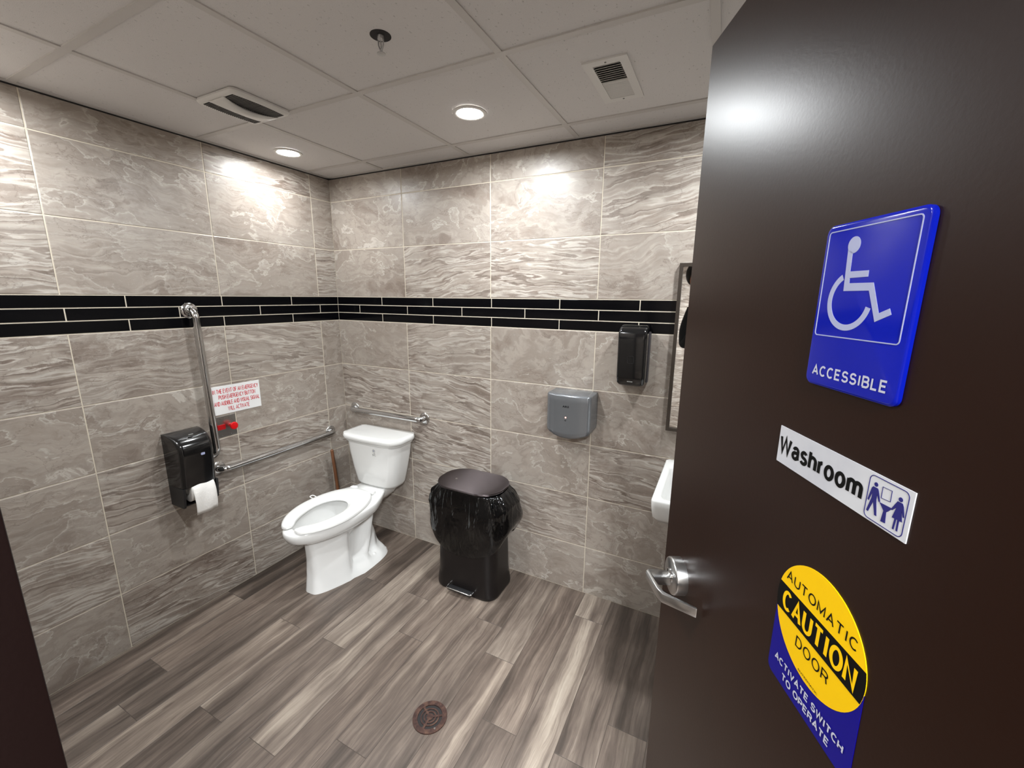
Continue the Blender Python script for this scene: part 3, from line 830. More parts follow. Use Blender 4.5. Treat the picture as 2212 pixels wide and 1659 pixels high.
add_poly(bm, [(0.5462, 1.4928), (0.5512, 1.4930), (0.5528, 1.4905), (0.5552, 1.4815), (0.5538, 1.4810), (0.5512, 1.4870), (0.5540, 1.4765), (0.5512, 1.4763), (0.5514, 1.4660), (0.5498, 1.4660), (0.5494, 1.4762), (0.5482, 1.4762), (0.5476, 1.4658), (0.5460, 1.4658), (0.5464, 1.4760), (0.5437, 1.4758), (0.5463, 1.4868), (0.5424, 1.4820), (0.5414, 1.4830), (0.5445, 1.4895)], FD, e0, e1)
bmesh.ops.recalc_face_normals(bm, faces=bm.faces); obj('pictogram', bm, NAVY, sg)

sg = thing('caution_sticker', 'round yellow automatic door caution sticker with blue base, lowest on the door', 'sticker', FD(0.481, 0, 1.181))
bm = NB()
add_poly(bm, [(0.4100, 1.2950)] + [(0.4200 + 0.0100 * cos(a) - 0.0, 1.1915 + 0.0100 * sin(a)) for a in [radians(180 + 15 * i) for i in range(7)]] + [(0.5455 + 0.0100 * cos(a), 1.1915 + 0.0100 * sin(a)) for a in [radians(270 + 15 * i) for i in range(7)]] + [(0.5530, 1.2950)], FD, 0, 0.0006)
bmesh.ops.recalc_face_normals(bm, faces=bm.faces); obj('blue_base', bm, BLUEV, sg)
bm = NB(); cc = (0.4812, 1.2960); RC, RZ = 0.0722, 0.0705
add_poly(bm, [(cc[0] + RC * cos(2 * pi * i / 72), cc[1] + RZ * sin(2 * pi * i / 72)) for i in range(72)], FD, 0, 0.0010)
bmesh.ops.recalc_face_normals(bm, faces=bm.faces); obj('yellow_disc', bm, YELLOW, sg)
bm = NB(); a1 = math.asin((1.3138 - cc[1]) / RZ); a2 = math.asin((1.2775 - cc[1]) / RZ)
side = [(cc[0] + RC * cos(a), cc[1] + RZ * sin(a)) for a in [a2 + (a1 - a2) * i / 10 for i in range(11)]]
sidel = [(2 * cc[0] - x, z) for x, z in side[::-1]]
add_poly(bm, side + sidel, FD, 0.0009, 0.0013); bmesh.ops.recalc_face_normals(bm, faces=bm.faces); obj('black_band', bm, BLACKT, sg)
bm = NB(); stroke_text(bm, 'AUTOMATIC', FD, 0.4215, 0.5375, 1.3228, 1.3362, 0.0013, 0.0018, 0.18)
obj('upper_lettering', bm, BLACKT, sg)
bm = NB(); stroke_text(bm, 'DOOR', FD, 0.4540, 0.5100, 1.2545, 1.2688, 0.0013, 0.0018, 0.20); obj('middle_lettering', bm, BLACKT, sg)
bm = NB(); text_bm(bm, 'ENTREMATIC', FD, 0.4655, 0.4995, 1.2300, 1.2325, 0.0013, 0.0); obj('small_lettering', bm, BLACKT, sg)
bm = NB(); stroke_text(bm, 'CAUTION', FD, 0.4205, 0.5430, 1.2822, 1.3092, 0.0016, 0.0042, 0.18, 0.0050); obj('yellow_lettering', bm, YELLOW, sg)
bm = NB(); stroke_text(bm, 'ACTIVATE SWITCH', FD, 0.4222, 0.5440, 1.2062, 1.2162, 0.0012, 0.0020, 0.12)
stroke_text(bm, 'TO OPERATE', FD, 0.4400, 0.5260, 1.1905, 1.2005, 0.0012, 0.0020, 0.12)
obj('white_lettering', bm, WHITET, sg)

# ------------------------------------------------------------------ toilet
TROT = radians(2.2)
TX = 0.405
def FT(x, y, z):   # local: x right, y negative to the front, origin on the back wall
    return Vector((TX + x * cos(TROT) - y * sin(TROT), x * sin(TROT) + y * cos(TROT), z))
toilet = thing('toilet', 'white two-piece toilet with open-front seat standing in the tiled corner', 'toilet', (TX, -0.4, 0))

def lerp(tb, z):
    if z <= tb[0][0]: return tb[0][1:]
    for a, b in zip(tb, tb[1:]):
        if z <= b[0]:
            t = (z - a[0]) / (b[0] - a[0]); t = t * t * (3 - 2 * t) * 0.5 + t * 0.5
            return tuple(p + (q - p) * t for p, q in zip(a[1:], b[1:]))
    return tb[-1][1:]
# z, y_front, y_back, half width, exponent
BODY = [(0.0, -0.728, -0.185, 0.128, 4.0), (0.03, -0.724, -0.19, 0.122, 4.0), (0.10, -0.716, -0.21, 0.113, 3.8), (0.20, -0.712, -0.235, 0.107, 3.4),
        (0.30, -0.716, -0.235, 0.108, 3.2), (0.312, -0.722, -0.225, 0.112, 3.0), (0.330, -0.762, -0.19, 0.138, 2.4), (0.348, -0.796, -0.16, 0.162, 2.2), (0.366, -0.818, -0.12, 0.177, 2.2),
        (0.400, -0.832, -0.09, 0.185, 2.2), (0.416, -0.832, -0.08, 0.185, 2.2), (0.424, -0.827, -0.08, 0.180, 2.2), (0.427, -0.815, -0.09, 0.169, 2.2)]
NB_ = 112
bm = NB(); rings = []
zs = [0.0, 0.006, 0.015, 0.03, 0.05, 0.075, 0.1, 0.125, 0.15, 0.175, 0.2, 0.22, 0.24, 0.255, 0.27, 0.285, 0.30, 0.306, 0.312, 0.318, 0.325, 0.333, 0.341, 0.35, 0.358, 0.366, 0.385, 0.40, 0.41, 0.418, 0.423, 0.427]
def sgn(v): return (v > 0) - (v < 0)
def gauss(x, s): return math.exp(-(x / s) ** 2)
for z in zs:
    yf, yb, hw, ex = lerp(BODY, z)
    yc, L = (yf + yb) / 2, (yb - yf) / 2
    ring = []
    for i in range(NB_):
        a = 2 * pi * i / NB_
        cx_ = sgn(cos(a)) * abs(cos(a)) ** (2 / ex); sy = sgn(sin(a)) * abs(sin(a)) ** (2 / ex)
        y = yc + L * sy; x = hw * cx_
        # pedestal tapers to a narrow front column
        kt = min(1, max(0, (-0.545 - y) / 0.18)); ft = min(1, max(0, (0.350 - z) / 0.045))
        x *= 1 - 0.46 * kt * ft
        # egg shape up high: rear narrower deck
        if z > 0.27:
            t = min(1, (z - 0.27) / 0.07)
            k = max(0, (y + 0.36) / 0.28)
            x *= 1 - t * 0.42 * min(1, k) ** 1.2
            f_ = max(0, (-0.50 - y) / 0.30)
            x *= 1 - t * 0.16 * min(1, f_) ** 2
        # trapway recess behind the front column
        if z < 0.34 and abs(x) > 1e-6:
            k = 1 / (1 + math.exp(-(y + 0.485) / 0.012))
            fade = min(1, max(0, (0.34 - z) / 0.08))
            low = 1 / (1 + math.exp(-(z - 0.035) / 0.006))
            rec = 0.46
            # S-shaped trap bulges
            yl = -0.385 + (z - 0.06) * 0.42
            b1 = gauss(y - yl, 0.040)
            yl2 = -0.275
            b2 = gauss(y - yl2, 0.035) * min(1, max(0, (0.20 - z) / 0.05))
            width = rec + (1 - rec) * min(1, (b1 * 0.85 + b2 * 0.45))
            x *= 1 - k * fade * low * (1 - width)
            # foot flare
            if z < 0.06:
                x *= 1 + 0.22 * k * (1 - z / 0.06)
        ring.append(FT(x, y, z))
    rings.append(ring)
# inner bowl
for z, sx, sy_, yo in ((0.427, 0.128, 0.212, -0.572), (0.420, 0.120, 0.205, -0.572), (0.405, 0.122, 0.205, -0.570), (0.375, 0.120, 0.198, -0.565), (0.325, 0.108, 0.170, -0.55), (0.28, 0.088, 0.13, -0.515), (0.245, 0.066, 0.095, -0.495), (0.225, 0.045, 0.06, -0.485), (0.215, 0.02, 0.03, -0.48)):
    rings.append([FT(sx * cos(2 * pi * i / NB_) * (1 - 0.12 * max(0, -sin(2 * pi * i / NB_))), yo + sy_ * sin(2 * pi * i / NB_), z) for i in range(NB_)])
add_loft(bm, rings)
# deck under the tank
dk = []
for z, hw_, y0_, y1_, r_ in ((0.335, 0.055, -0.24, -0.07, 0.03), (0.365, 0.085, -0.275, -0.05, 0.035), (0.405, 0.105, -0.29, -0.04, 0.035), (0.426, 0.106, -0.29, -0.04, 0.035), (0.432, 0.100, -0.285, -0.045, 0.03)):
    dk.append([FT(a, (y0_ + y1_) / 2 + b, z) for a, b in rrect(hw_, (y1_ - y0_) / 2, r_, 6)])
add_loft(bm, dk)
bmesh.ops.recalc_face_normals(bm, faces=bm.faces)
obj('bowl', bm, PORC, toilet, True, angle=55)
bm = NB(); r_ = [FT(0.072 * cos(2 * pi * i / 48), -0.50 + 0.10 * sin(2 * pi * i / 48), 0.255) for i in range(48)]
bm.faces.new([bm.verts.new(p) for p in r_]); obj('water', bm, WATER, toilet)
for sx in (-1, 1):
    bm = NB(); add_lathe(bm, [(0, 0), (0.0165, 0), (0.0165, 0.008), (0.014, 0.016), (0.008, 0.021), (0, 0.0225)], FT(sx * 0.096, -0.315, 0.018), (0, 0, 1), 24)
    obj('bolt_cap', bm, SEATP, toilet, True, angle=60)
# foot pads carrying the caps
bm = NB()
for sx in (-1, 1):
    rg = []
    for z, sc in ((0, 1), (0.016, 0.98), (0.022, 0.90), (0.024, 0.7)):
        rg.append([FT(sx * 0.085 + 0.036 * sc * a, -0.345 + 0.150 * sc * b, z) for a, b in [(sgn(cos(t)) * abs(cos(t)) ** 0.6, sgn(sin(t)) * abs(sin(t)) ** 0.75) for t in [2 * pi * i / 40 for i in range(40)]]])
    add_loft(bm, rg)
bmesh.ops.recalc_face_normals(bm, faces=bm.faces)
obj('foot', bm, PORC, toilet, True, angle=55)
# seat: open-front ring
bm = NB(); N = 72; gap = radians(11)
def seat_outer(a):
    c, s = cos(a), sin(a)   # a = -90 deg is the front
    ex = 2.15 if s < 0 else 3.2
    x = 0.187 * sgn(c) * abs(c) ** (2 / ex); y = (0.276 if s < 0 else 0.272) * sgn(s) * abs(s) ** (2 / (2.15 if s < 0 else 4.2))
    if s > 0: x *= 1 - 0.36 * (max(0, y) / 0.272) ** 1.8
    else: x *= 1 - 0.12 * (abs(y) / 0.276) ** 2
    return x, -0.550 + y
def seat_inner(a):
    c, s = cos(a), sin(a)
    return 0.102 * c * (1 - 0.1 * max(0, -s)), -0.565 + (0.20 if s < 0 else 0.128) * s
rings = []
for i in range(N + 1):
    a = -pi / 2 + gap + (2 * pi - 2 * gap) * i / N
    o_, n_ = seat_outer(a), seat_inner(a)
    e = min(1, sin(pi * min(i, N - i) / N * 0 + pi / 2 * min(1, min(i, N - i) / 3.0)))   # rounded tips
    mx, my = (o_[0] + n_[0]) / 2, (o_[1] + n_[1]) / 2
    sec = []
    for tt, zz in ((0, 0.4185), (0.0, 0.430), (0.06, 0.438), (0.2, 0.442), (0.5, 0.442), (0.8, 0.439), (0.95, 0.434), (1.0, 0.427), (0.97, 0.4185), (0.5, 0.4165)):
        k = (tt - 0.5) * (0.45 + 0.55 * e) + 0.5
        sec.append(FT(o_[0] + (n_[0] - o_[0]) * k, o_[1] + (n_[1] - o_[1]) * k, 0.441 + (zz - 0.429) * (0.6 + 0.4 * e)))
    rings.append(sec)
add_loft(bm, rings); bmesh.ops.recalc_face_normals(bm, faces=bm.faces)
obj('seat', bm, SEATP, toilet, True, angle=50)
for sx in (-1, 1):
    bm = NB(); add_box(bm, sx * 0.075 - 0.022, sx * 0.075 + 0.022, -0.292, -0.262, 0.430, 0.450, FT, bev=0.006)
    bmesh.ops.recalc_face_normals(bm, faces=bm.faces); obj('seat_hinge', bm, SEATP, toilet, True)
bm = NB(); add_tube(bm, fillet([FT(-0.172, -0.505, 0.443), FT(-0.212, -0.505, 0.450), FT(-0.212, -0.480, 0.450), FT(-0.172, -0.480, 0.443)], 0.010, 6), 0.0032, 8)
obj('seat_lift_tab', bm, SEATP, toilet, True)
# tank
def tank_ring(hw_, yf_, yb_, z, r_, bow=0.014):
    out = []
    for a, b in rrect(hw_, (yb_ - yf_) / 2, r_, 8):
        y = (yf_ + yb_) / 2 + b
        if b < 0: y -= bow * (1 - (a / hw_) ** 2) * min(1, -b / ((yb_ - yf_) / 2))
        out.append(FT(a, y, z))
    return out
def dense(hw_, yf_, yb_, z, r_, bow=0.014):
    # rounded rect with extra points on the long front edge for the bow
    pts = rrect(hw_, (yb_ - yf_) / 2, r_, 8); res = []
    for (p, q) in zip(pts, pts[1:] + pts[:1]):
        res.append(p)
        if math.hypot(q[0] - p[0], q[1] - p[1]) > 0.08:
            for k in range(1, 8): res.append((p[0] + (q[0] - p[0]) * k / 8, p[1] + (q[1] - p[1]) * k / 8))
    out = []
    for a, b in res:
        y = (yf_ + yb_) / 2 + b
        if b < 0: y -= bow * (1 - min(1, abs(a) / hw_) ** 2) * min(1, -b / ((yb_ - yf_) / 2))
        out.append(FT(a + 0.013 + 0.004 * (z - 0.42) / 0.3, y, z))
    return out
bm = NB()
tr = [dense(0.140, -0.175, -0.055, 0.4310, 0.045, 0.008), dense(0.154, -0.188, -0.040, 0.437, 0.050, 0.012), dense(0.162, -0.196, -0.030, 0.456, 0.055, 0.016), dense(0.184, -0.204, -0.025, 0.55, 0.058, 0.018), dense(0.203, -0.210, -0.02, 0.65, 0.060, 0.020), dense(0.216, -0.214, -0.018, 0.738, 0.062, 0.020)]
add_loft(bm, tr); bmesh.ops.recalc_face_normals(bm, faces=bm.faces)
tank = obj('tank', bm, PORC, toilet, True, angle=50)
bm = NB()
lr = [dense(0.2245, -0.222, -0.014, 0.7385, 0.062, 0.019), dense(0.2265, -0.224, -0.012, 0.747, 0.062, 0.019), dense(0.2305, -0.228, -0.011, 0.749, 0.066, 0.020), dense(0.2370, -0.235, -0.008, 0.757, 0.070, 0.020), dense(0.2385, -0.237, -0.007, 0.770, 0.070, 0.020), dense(0.2355, -0.234, -0.009, 0.780, 0.068, 0.020), dense(0.2275, -0.227, -0.015, 0.7855, 0.044, 0.019), dense(0.2045, -0.205, -0.03, 0.7875, 0.035, 0.012)]
add_loft(bm, lr); bmesh.ops.recalc_face_normals(bm, faces=bm.faces)
obj('tank_lid', bm, PORC, toilet, True, angle=45)
def FE(s, off, z):      # tank front surface frame
    t = (z - 0.65) / 0.088
    hw_ = 0.203 + 0.013 * t; yf_ = -0.210 - 0.004 * t
    return FT(s + 0.016, yf_ - 0.020 * (1 - (s / hw_) ** 2) - off, z)
bm = NB(); ex_, ez_ = 0.052, 0.700
add_poly(bm, [(ex_ + 0.0035 * cos(a) * (1 if sin(a) < 0 else 1 - sin(a) * 0.8), ez_ + (0.0035 if sin(a) < 0 else 0.0062) * sin(a)) for a in [2 * pi * i / 20 for i in range(20)]], FE, 0.0001, 0.0006)
bmesh.ops.recalc_face_normals(bm, faces=bm.faces); e = obj('drop_emblem', bm, NAVY, tank)
bm = NB(); ribbon(bm, [(ex_ + 0.0095 * cos(2 * pi * i / 32), ez_ + 0.0095 * sin(2 * pi * i / 32)) for i in range(32)], 0.0022, FE, 0.0001, 0.0005)
for (a, b, z) in ((-0.014, -0.002, 0.677), (0.002, 0.011, 0.6785), (-0.013, 0.008, 0.672), (-0.0125, -0.004, 0.667), (0.005, 0.0115, 0.667), (-0.002, 0.008, 0.6835)):
    add_poly(bm, [(ex_ + a, z - 0.0012), (ex_ + b, z - 0.0012), (ex_ + b, z + 0.0012), (ex_ + a, z + 0.0012)], FE, 0.0001, 0.0005)
bmesh.ops.recalc_face_normals(bm, faces=bm.faces); obj('grey_print', bm, GREYT, tank)

# ------------------------------------------------------------------ plunger
pl = thing('plunger', 'plunger with orange-brown wooden handle standing behind the toilet', 'plunger', (0.078, -0.165, 0))
bm = NB(); add_tube(bm, [(0.078, -0.165, 0.09), (0.078, -0.19, 0.35), (0.078, -0.212, 0.628), (0.078, -0.2125, 0.634)], [0.0105, 0.0105, 0.0105, 0.006], 14); obj('handle', bm, WOODH, pl, True)
bm = NB(); add_lathe(bm, [(0.058, 0), (0.062, 0.004), (0.060, 0.03), (0.048, 0.062), (0.026, 0.082), (0.018, 0.09), (0.016, 0.12), (0.0, 0.12)], (0.078, -0.165, 0), (0, 0, 1), 32); obj('rubber_cup', bm, RUBBER, pl, True, angle=60)

# ------------------------------------------------------------------ trash can with liner
can = thing('trash_can', 'black step trash can with brushed dark metal lid beside the toilet', 'trash can', (1.212, -0.20, 0))
cx0, cy0 = 1.208, -0.198
def canring(hw_, hd_, r_, z, n=8): return [Vector((cx0 + a, cy0 + b, z)) for a, b in rrect(hw_, hd_, r_, n)]
bm = NB()
add_loft(bm, [canring(0.196, 0.130, 0.07, 0.0), canring(0.200, 0.134, 0.072, 0.006), canring(0.201, 0.135, 0.072, 0.02), canring(0.191, 0.128, 0.07, 0.10), canring(0.186, 0.123, 0.09, 0.61), canring(0.186, 0.123, 0.09, 0.628)])
bmesh.ops.recalc_face_normals(bm, faces=bm.faces); obj('body', bm, CANB, can, True)
bm = NB()
add_loft(bm, [canring(0.200, 0.135, 0.118, 0.629, 12), canring(0.205, 0.140, 0.122, 0.631, 12), canring(0.206, 0.141, 0.123, 0.637, 12), canring(0.204, 0.139, 0.121, 0.641, 12), canring(0.196, 0.131, 0.115, 0.6425, 12), canring(0.15, 0.09, 0.08, 0.6445, 12), canring(0.07, 0.04, 0.035, 0.6455, 12)])
bmesh.ops.recalc_face_normals(bm, faces=bm.faces)
uvl = bm.loops.layers.uv.new('UVMap')
for f in bm.faces:
    for lp in f.loops: lp[uvl].uv = (lp.vert.co.y, lp.vert.co.x)
lid = obj('lid', bm, LIDM, can, True, angle=50)
bm = NB(); add_lathe(bm, [(0, 0), (0.0075, 0), (0.007, 0.001), (0, 0.0012)], (1.110, -0.225, 0.6448), (0, 0, 1), 20); obj('lid_badge', bm, CHROME, lid)
bm = NB(); add_box(bm, 1.124, 1.281, -0.362, -0.315, 0.020, 0.036, bev=0.005); bmesh.ops.recalc_face_normals(bm, faces=bm.faces)
ped = obj('pedal', bm, BLACKM, can, True)
bm = NB(); add_tube(bm, fillet([(1.120, -0.335, 0.038), (1.120, -0.366, 0.038), (1.285, -0.366, 0.038), (1.285, -0.335, 0.038)], 0.012, 5), 0.0035, 10); obj('pedal_rim', bm, CHROME, ped, True)

random.seed(8)
bm = NB(); NA, NZ = 260, 34; rings = []
def ssup(a, hw_, hd_, ex): return hw_ * sgn(cos(a)) * abs(cos(a)) ** (2 / ex), hd_ * sgn(sin(a)) * abs(sin(a)) ** (2 / ex)
pleats = [(random.uniform(0, 2 * pi), random.uniform(0.018, 0.05), random.uniform(0.006, 0.016), random.uniform(0.25, 0.75), random.uniform(-0.25, 0.25)) for _ in range(34)]
dents = [(random.uniform(0, 2 * pi), random.uniform(0.12, 0.35), random.uniform(-0.016, 0.014), random.uniform(0.2, 0.85), random.uniform(0.12, 0.3)) for _ in range(22)]
for k in range(NZ + 1):
    t = k / NZ; ring = []
    for i in range(NA):
        a = 2 * pi * i / NA
        left = max(0, cos(a - pi)); right = max(0, cos(a + 0.2))
        hem = 0.275 + 0.022 * sin(a * 2 + 0.6) + 0.010 * sin(a * 5 + 1) + 0.075 * right ** 2 - 0.01 * left - 0.02 * max(0, -sin(a))
        z = 0.6275 - (0.6275 - hem) * t
        prof = min(1, t / 0.30) ** 0.7 * (1 - 0.45 * max(0, (t - 0.72) / 0.28) ** 1.6)
        side = abs(cos(a)) ** 1.4
        d = 0.004 + (0.012 + 0.052 * side + 0.006 * right) * prof
        for fa, fw_, amp, ln, sl in pleats:
            da = (a - fa - sl * t + pi) % (2 * pi) - pi
            d += amp * (abs(1 - min(1, abs(da) / fw_))) * max(0, 1 - t / ln) * min(1, t * 9)
        for fa, fw_, amp, ft, th_ in dents:
            da = (a - fa + pi) % (2 * pi) - pi
            d += amp * gauss(da, fw_) * gauss(t - ft, th_) * min(1, t * 6)
        x, y = ssup(a, 0.187 + d, 0.124 + d * 0.85, 3.4)
        ring.append(Vector((cx0 + x, min(cy0 + y, -0.006), z)))
    rings.append(ring)
# turn in the hem
rings.append([Vector((cx0 + (p.x - cx0) * 0.965, cy0 + (p.y - cy0) * 0.955, p.z + 0.006)) for p in rings[-1]])
add_loft(bm, rings, False, False); bmesh.ops.recalc_face_normals(bm, faces=bm.faces)
o = obj('trash_bag', bm, BAG, None, True, loc=(cx0, cy0, 0.26), angle=70)
tag(o, 'crinkled glossy black plastic liner folded over the trash can rim', 'trash bag')
sm = o.modifiers.new('thickness', 'SOLIDIFY'); sm.thickness = 0.001; sm.offset = -1

# ------------------------------------------------------------------ grab bars
def grab_bar(name, label, p0, p1, nrm, off=0.050, r=0.0175):
    p0, p1, nrm = Vector(p0), Vector(p1), Vector(nrm)
    t = thing(name, label, 'grab bar', tuple((p0 + p1) / 2), 'stainless grab bars around the toilet')
    bm = NB(); add_tube(bm, fillet([p0 + nrm * 0.004, p0 + nrm * off, p1 + nrm * off, p1 + nrm * 0.004], 0.036, 10), r, 24)
    obj('rail', bm, CHROME, t, True)
    for p in (p0, p1):
        bm = NB(); add_lathe(bm, [(0, 0.002), (0.038, 0.002), (0.0385, 0.006), (0.036, 0.009), (0.0195, 0.013), (0.018, 0.013)], p, nrm, 36)
        obj('flange', bm, CHROME, t, True, angle=45)
    return t
grab_bar('grab_bar', 'vertical stainless grab bar crossing the black tile band on the left wall', (0, -0.921, 1.588), (0, -0.908, 0.838), (1, 0, 0))
grab_bar('grab_bar', 'long horizontal stainless grab bar on the left wall beside the toilet', (0, -0.893, 0.738), (0, -0.150, 0.738), (1, 0, 0))
grab_bar('grab_bar', 'short stainless grab bar on the back wall above the toilet tank', (0.100, 0, 0.887), (0.718, 0, 0.892), (0, -1, 0))

# ------------------------------------------------------------------ emergency sign and button
FW = lambda s, off, z: Vector((off, s, z))     # left wall frame, s = y
t = thing('emergency_sign', 'white sign with red emergency instructions behind the vertical grab bar', 'sign', (0.003, -0.742, 1.028))
bm = NB(); add_box(bm, -0.872, -0.614, 0.002, 0.005, 1.0285, 1.184, FW, bev=0.0006); bmesh.ops.recalc_face_normals(bm, faces=bm.faces); obj('panel', bm, WHITES, t)
bm = NB()
for txt, a, b, z0, z1 in (('IN THE EVENT OF AN EMERGENCY', -0.8695, -0.6225, 1.1440, 1.1680), ('PUSH EMERGENCY BUTTON', -0.842, -0.642, 1.1110, 1.1350), ('AND AUDIBLE AND VISUAL SIGNAL', -0.868, -0.620, 1.0770, 1.1010), ('WILL ACTIVATE', -0.800, -0.682, 1.0430, 1.0670)):
    stroke_text(bm, txt, FW, a, b, z0, z1, 0.0055, 0.0030, 0.15, 0.0024)
obj('lettering', bm, REDT, t)
t = thing('emergency_button', 'steel wall plate with red push button below the emergency sign', 'push button', (0.003, -0.826, 0.903))
bm = NB(); add_box(bm, -0.883, -0.769, 0.002, 0.006, 0.903, 1.0195, FW, bev=0.0012); bmesh.ops.recalc_face_normals(bm, faces=bm.faces); pt = obj('plate', bm, STEEL, t)
for yy in (-0.803, -0.849):
    for zz in (0.912, 1.010):
        bm = NB(); add_lathe(bm, [(0, 0), (0.0035, 0), (0.003, 0.0012), (0, 0.0016)], (0.006, yy, zz), (1, 0, 0), 12); obj('screw', bm, CHROME, pt)
bm = NB(); add_box(bm, -0.868, -0.828, 0.006, 0.010, 0.946, 0.974, FW, bev=0.001); bmesh.ops.recalc_face_normals(bm, faces=bm.faces); obj('red_label_block', bm, REDD, t)
bm = NB(); add_lathe(bm, [(0, 0.006), (0.011, 0.006), (0.010, 0.022), (0.012, 0.024), (0.0205, 0.037), (0.021, 0.041), (0.018, 0.0455), (0, 0.0475)], (0, -0.800, 0.962), (1, 0, 0), 32)
obj('push_button', bm, RED, t, True, angle=50)

# ------------------------------------------------------------------ toilet paper dispenser
t = thing('toilet_paper_dispenser', 'glossy black toilet paper dispenser on the left wall', 'dispenser', (0.0, -1.043, 0.632))
ya, yb = -1.122, -0.962
bm = NB()
def disp_profile(z):  # depth of the cover
    if z > 0.93:
        q = (z - 0.93) / 0.068
        return 0.148 - 0.010 * q - 0.105 * (1 - sqrt(max(0, 1 - min(1, q) ** 2)))
    return 0.125 + (0.148 - 0.125) * (z - 0.632) / 0.298
zs_ = [0.735, 0.80, 0.86, 0.90, 0.93, 0.945, 0.958, 0.970, 0.980, 0.988, 0.994, 0.998]
rings = []
for z in zs_:
    d = disp_profile(z); r_ = min(0.022, d * 0.4)
    pts = []
    for a, b in rrect((yb - ya) / 2, d / 2, r_, 6):
        x_ = max(0.002, d / 2 + b)
        tp = 1 - 0.055 * (x_ / 0.148)
        if b < 0: a = a if abs(a) > 0 else a; 
        yy = (ya + yb) / 2 + a * tp
        if b < -d / 2 + r_ + 1e-6: yy = (ya + yb) / 2 + sgn(a) * (yb - ya) / 2; x_ = 0.002
        pts.append(Vector((x_, yy, z)))
    rings.append(pts)
add_loft(bm, rings); bmesh.ops.recalc_face_normals(bm, faces=bm.faces)
cov = obj('cover', bm, BLACKP, t, True, angle=50)
bm = NB()
add_poly(bm, [(0.002, 0.632), (0.112, 0.632), (0.118, 0.640), (0.128, 0.70), (0.131, 0.7352), (0.002, 0.7352)], lambda s, d, z: Vector((s, d, z)), ya, ya + 0.010)
add_poly(bm, [(0.002, 0.632), (0.112, 0.632), (0.118, 0.640), (0.128, 0.70), (0.131, 0.7352), (0.002, 0.7352)], lambda s, d, z: Vector((s, d, z)), yb - 0.010, yb)
add_box(bm, 0.002, 0.02, ya + 0.01, yb - 0.01, 0.632, 0.735)
add_box(bm, 0.02, 0.095, ya + 0.01, yb - 0.01, 0.632, 0.638)
bmesh.ops.recalc_face_normals(bm, faces=bm.faces); obj('lower_housing', bm, BLACKM, t)
bm = NB(); add_poly(bm, rr2(-1.030, -1.012, 0.888, 0.900, 0.003), FW, 0.138, 0.1462); bmesh.ops.recalc_face_normals(bm, faces=bm.faces); obj('badge', bm, PALET, cov)
bm = NB(); add_poly(bm, rr2(-1.052, -1.032, 0.0, 0.012, 0.004), lambda s, d, z: Vector((0.100 + z * 0.8, s, 0.9925 + d - 0.0)), 0, 0.0015); bmesh.ops.recalc_face_normals(bm, faces=bm.faces); obj('lock', bm, GREYT, cov)
t = thing('toilet_paper_roll', 'white toilet paper roll hanging out of the black dispenser', 'toilet paper', (0.085, -1.035, 0.69))
bm = NB(); rc = Vector((0.090, 0, 0.705))
rl = []
for y, r_ in ((-1.088, 0.018), (-1.088, 0.0505), (-1.0865, 0.053), (-0.9895, 0.053), (-0.988, 0.0505), (-0.988, 0.018)):
    rl.append([Vector((rc.x + r_ * cos(2 * pi * i / 40), y, rc.z + r_ * sin(2 * pi * i / 40))) for i in range(40)])
add_loft(bm, rl + [rl[0]], False, False); bmesh.ops.recalc_face_normals(bm, faces=bm.faces); obj('roll', bm, PAPER, t, True, angle=50)
bm = NB(); path = []
for i in range(13):
    a = radians(150 - i * 11); path.append((rc.x + 0.055 * cos(a), rc.z + 0.055 * sin(a)))
path += [(0.1475, 0.70), (0.150, 0.68), (0.1515, 0.66), (0.152, 0.635), (0.149, 0.61), (0.146, 0.590)]
rows_ = []
for i, (x_, z_) in enumerate(path):
    rows_.append([Vector((x_ + 0.0035 * sin(j * 0.7 + i * 0.5) * (i / len(path)), -1.086 + 0.100 * j / 12, z_ - 0.003 * sin(j * 0.5) * (i > len(path) - 3))) for j in range(13)])
add_loft(bm, rows_, False, False, closed=False); bmesh.ops.recalc_face_normals(bm, faces=bm.faces)
o = obj('loose_sheet', bm, PAPER, t, True, angle=80); sm = o.modifiers.new('thickness', 'SOLIDIFY'); sm.thickness = 0.0008

# ------------------------------------------------------------------ hand dryer
t = thing('hand_dryer', 'silver grey hand dryer on the back wall above the trash can', 'hand dryer', (1.732, 0, 0.965))
FB = lambda s, off, z: Vector((s, -off, z))
def dryer_ring(z, sc=1.0, dz=0):
    pts = []; xl, xr, dp = 1.613, 1.850, 0.155
    hw_ = (xr - xl) / 2 * sc; cxm = (xl + xr) / 2; D_ = dp * (0.985 if sc == 1 else sc)
    n = 10
    out = [(-hw_, 0.0)]
    rL, rR = 0.030, 0.022
    out += [(-hw_, D_ - rL - 0.022)]
    for i in range(1, n + 1):
        a = radians(180 - 90 * i / n); out.append((-hw_ + rL + rL * cos(a), D_ - 0.016 - rL + rL * sin(a)))
    for i in range(1, 12):
        q = i / 12; x_ = -hw_ + rL + q * (2 * hw_ - rL - rR); out.append((x_, D_ - 0.016 + 0.016 * (1 - (x_ / hw_) ** 2)))
    for i in range(0, n + 1):
        a = radians(90 - 90 * i / n); out.append((hw_ - rR + rR * cos(a), D_ - 0.012 - rR + rR * sin(a)))
    out += [(hw_, 0.0)]
    return [(cxm + a, b) for a, b in out]
bm = NB(); rings = []
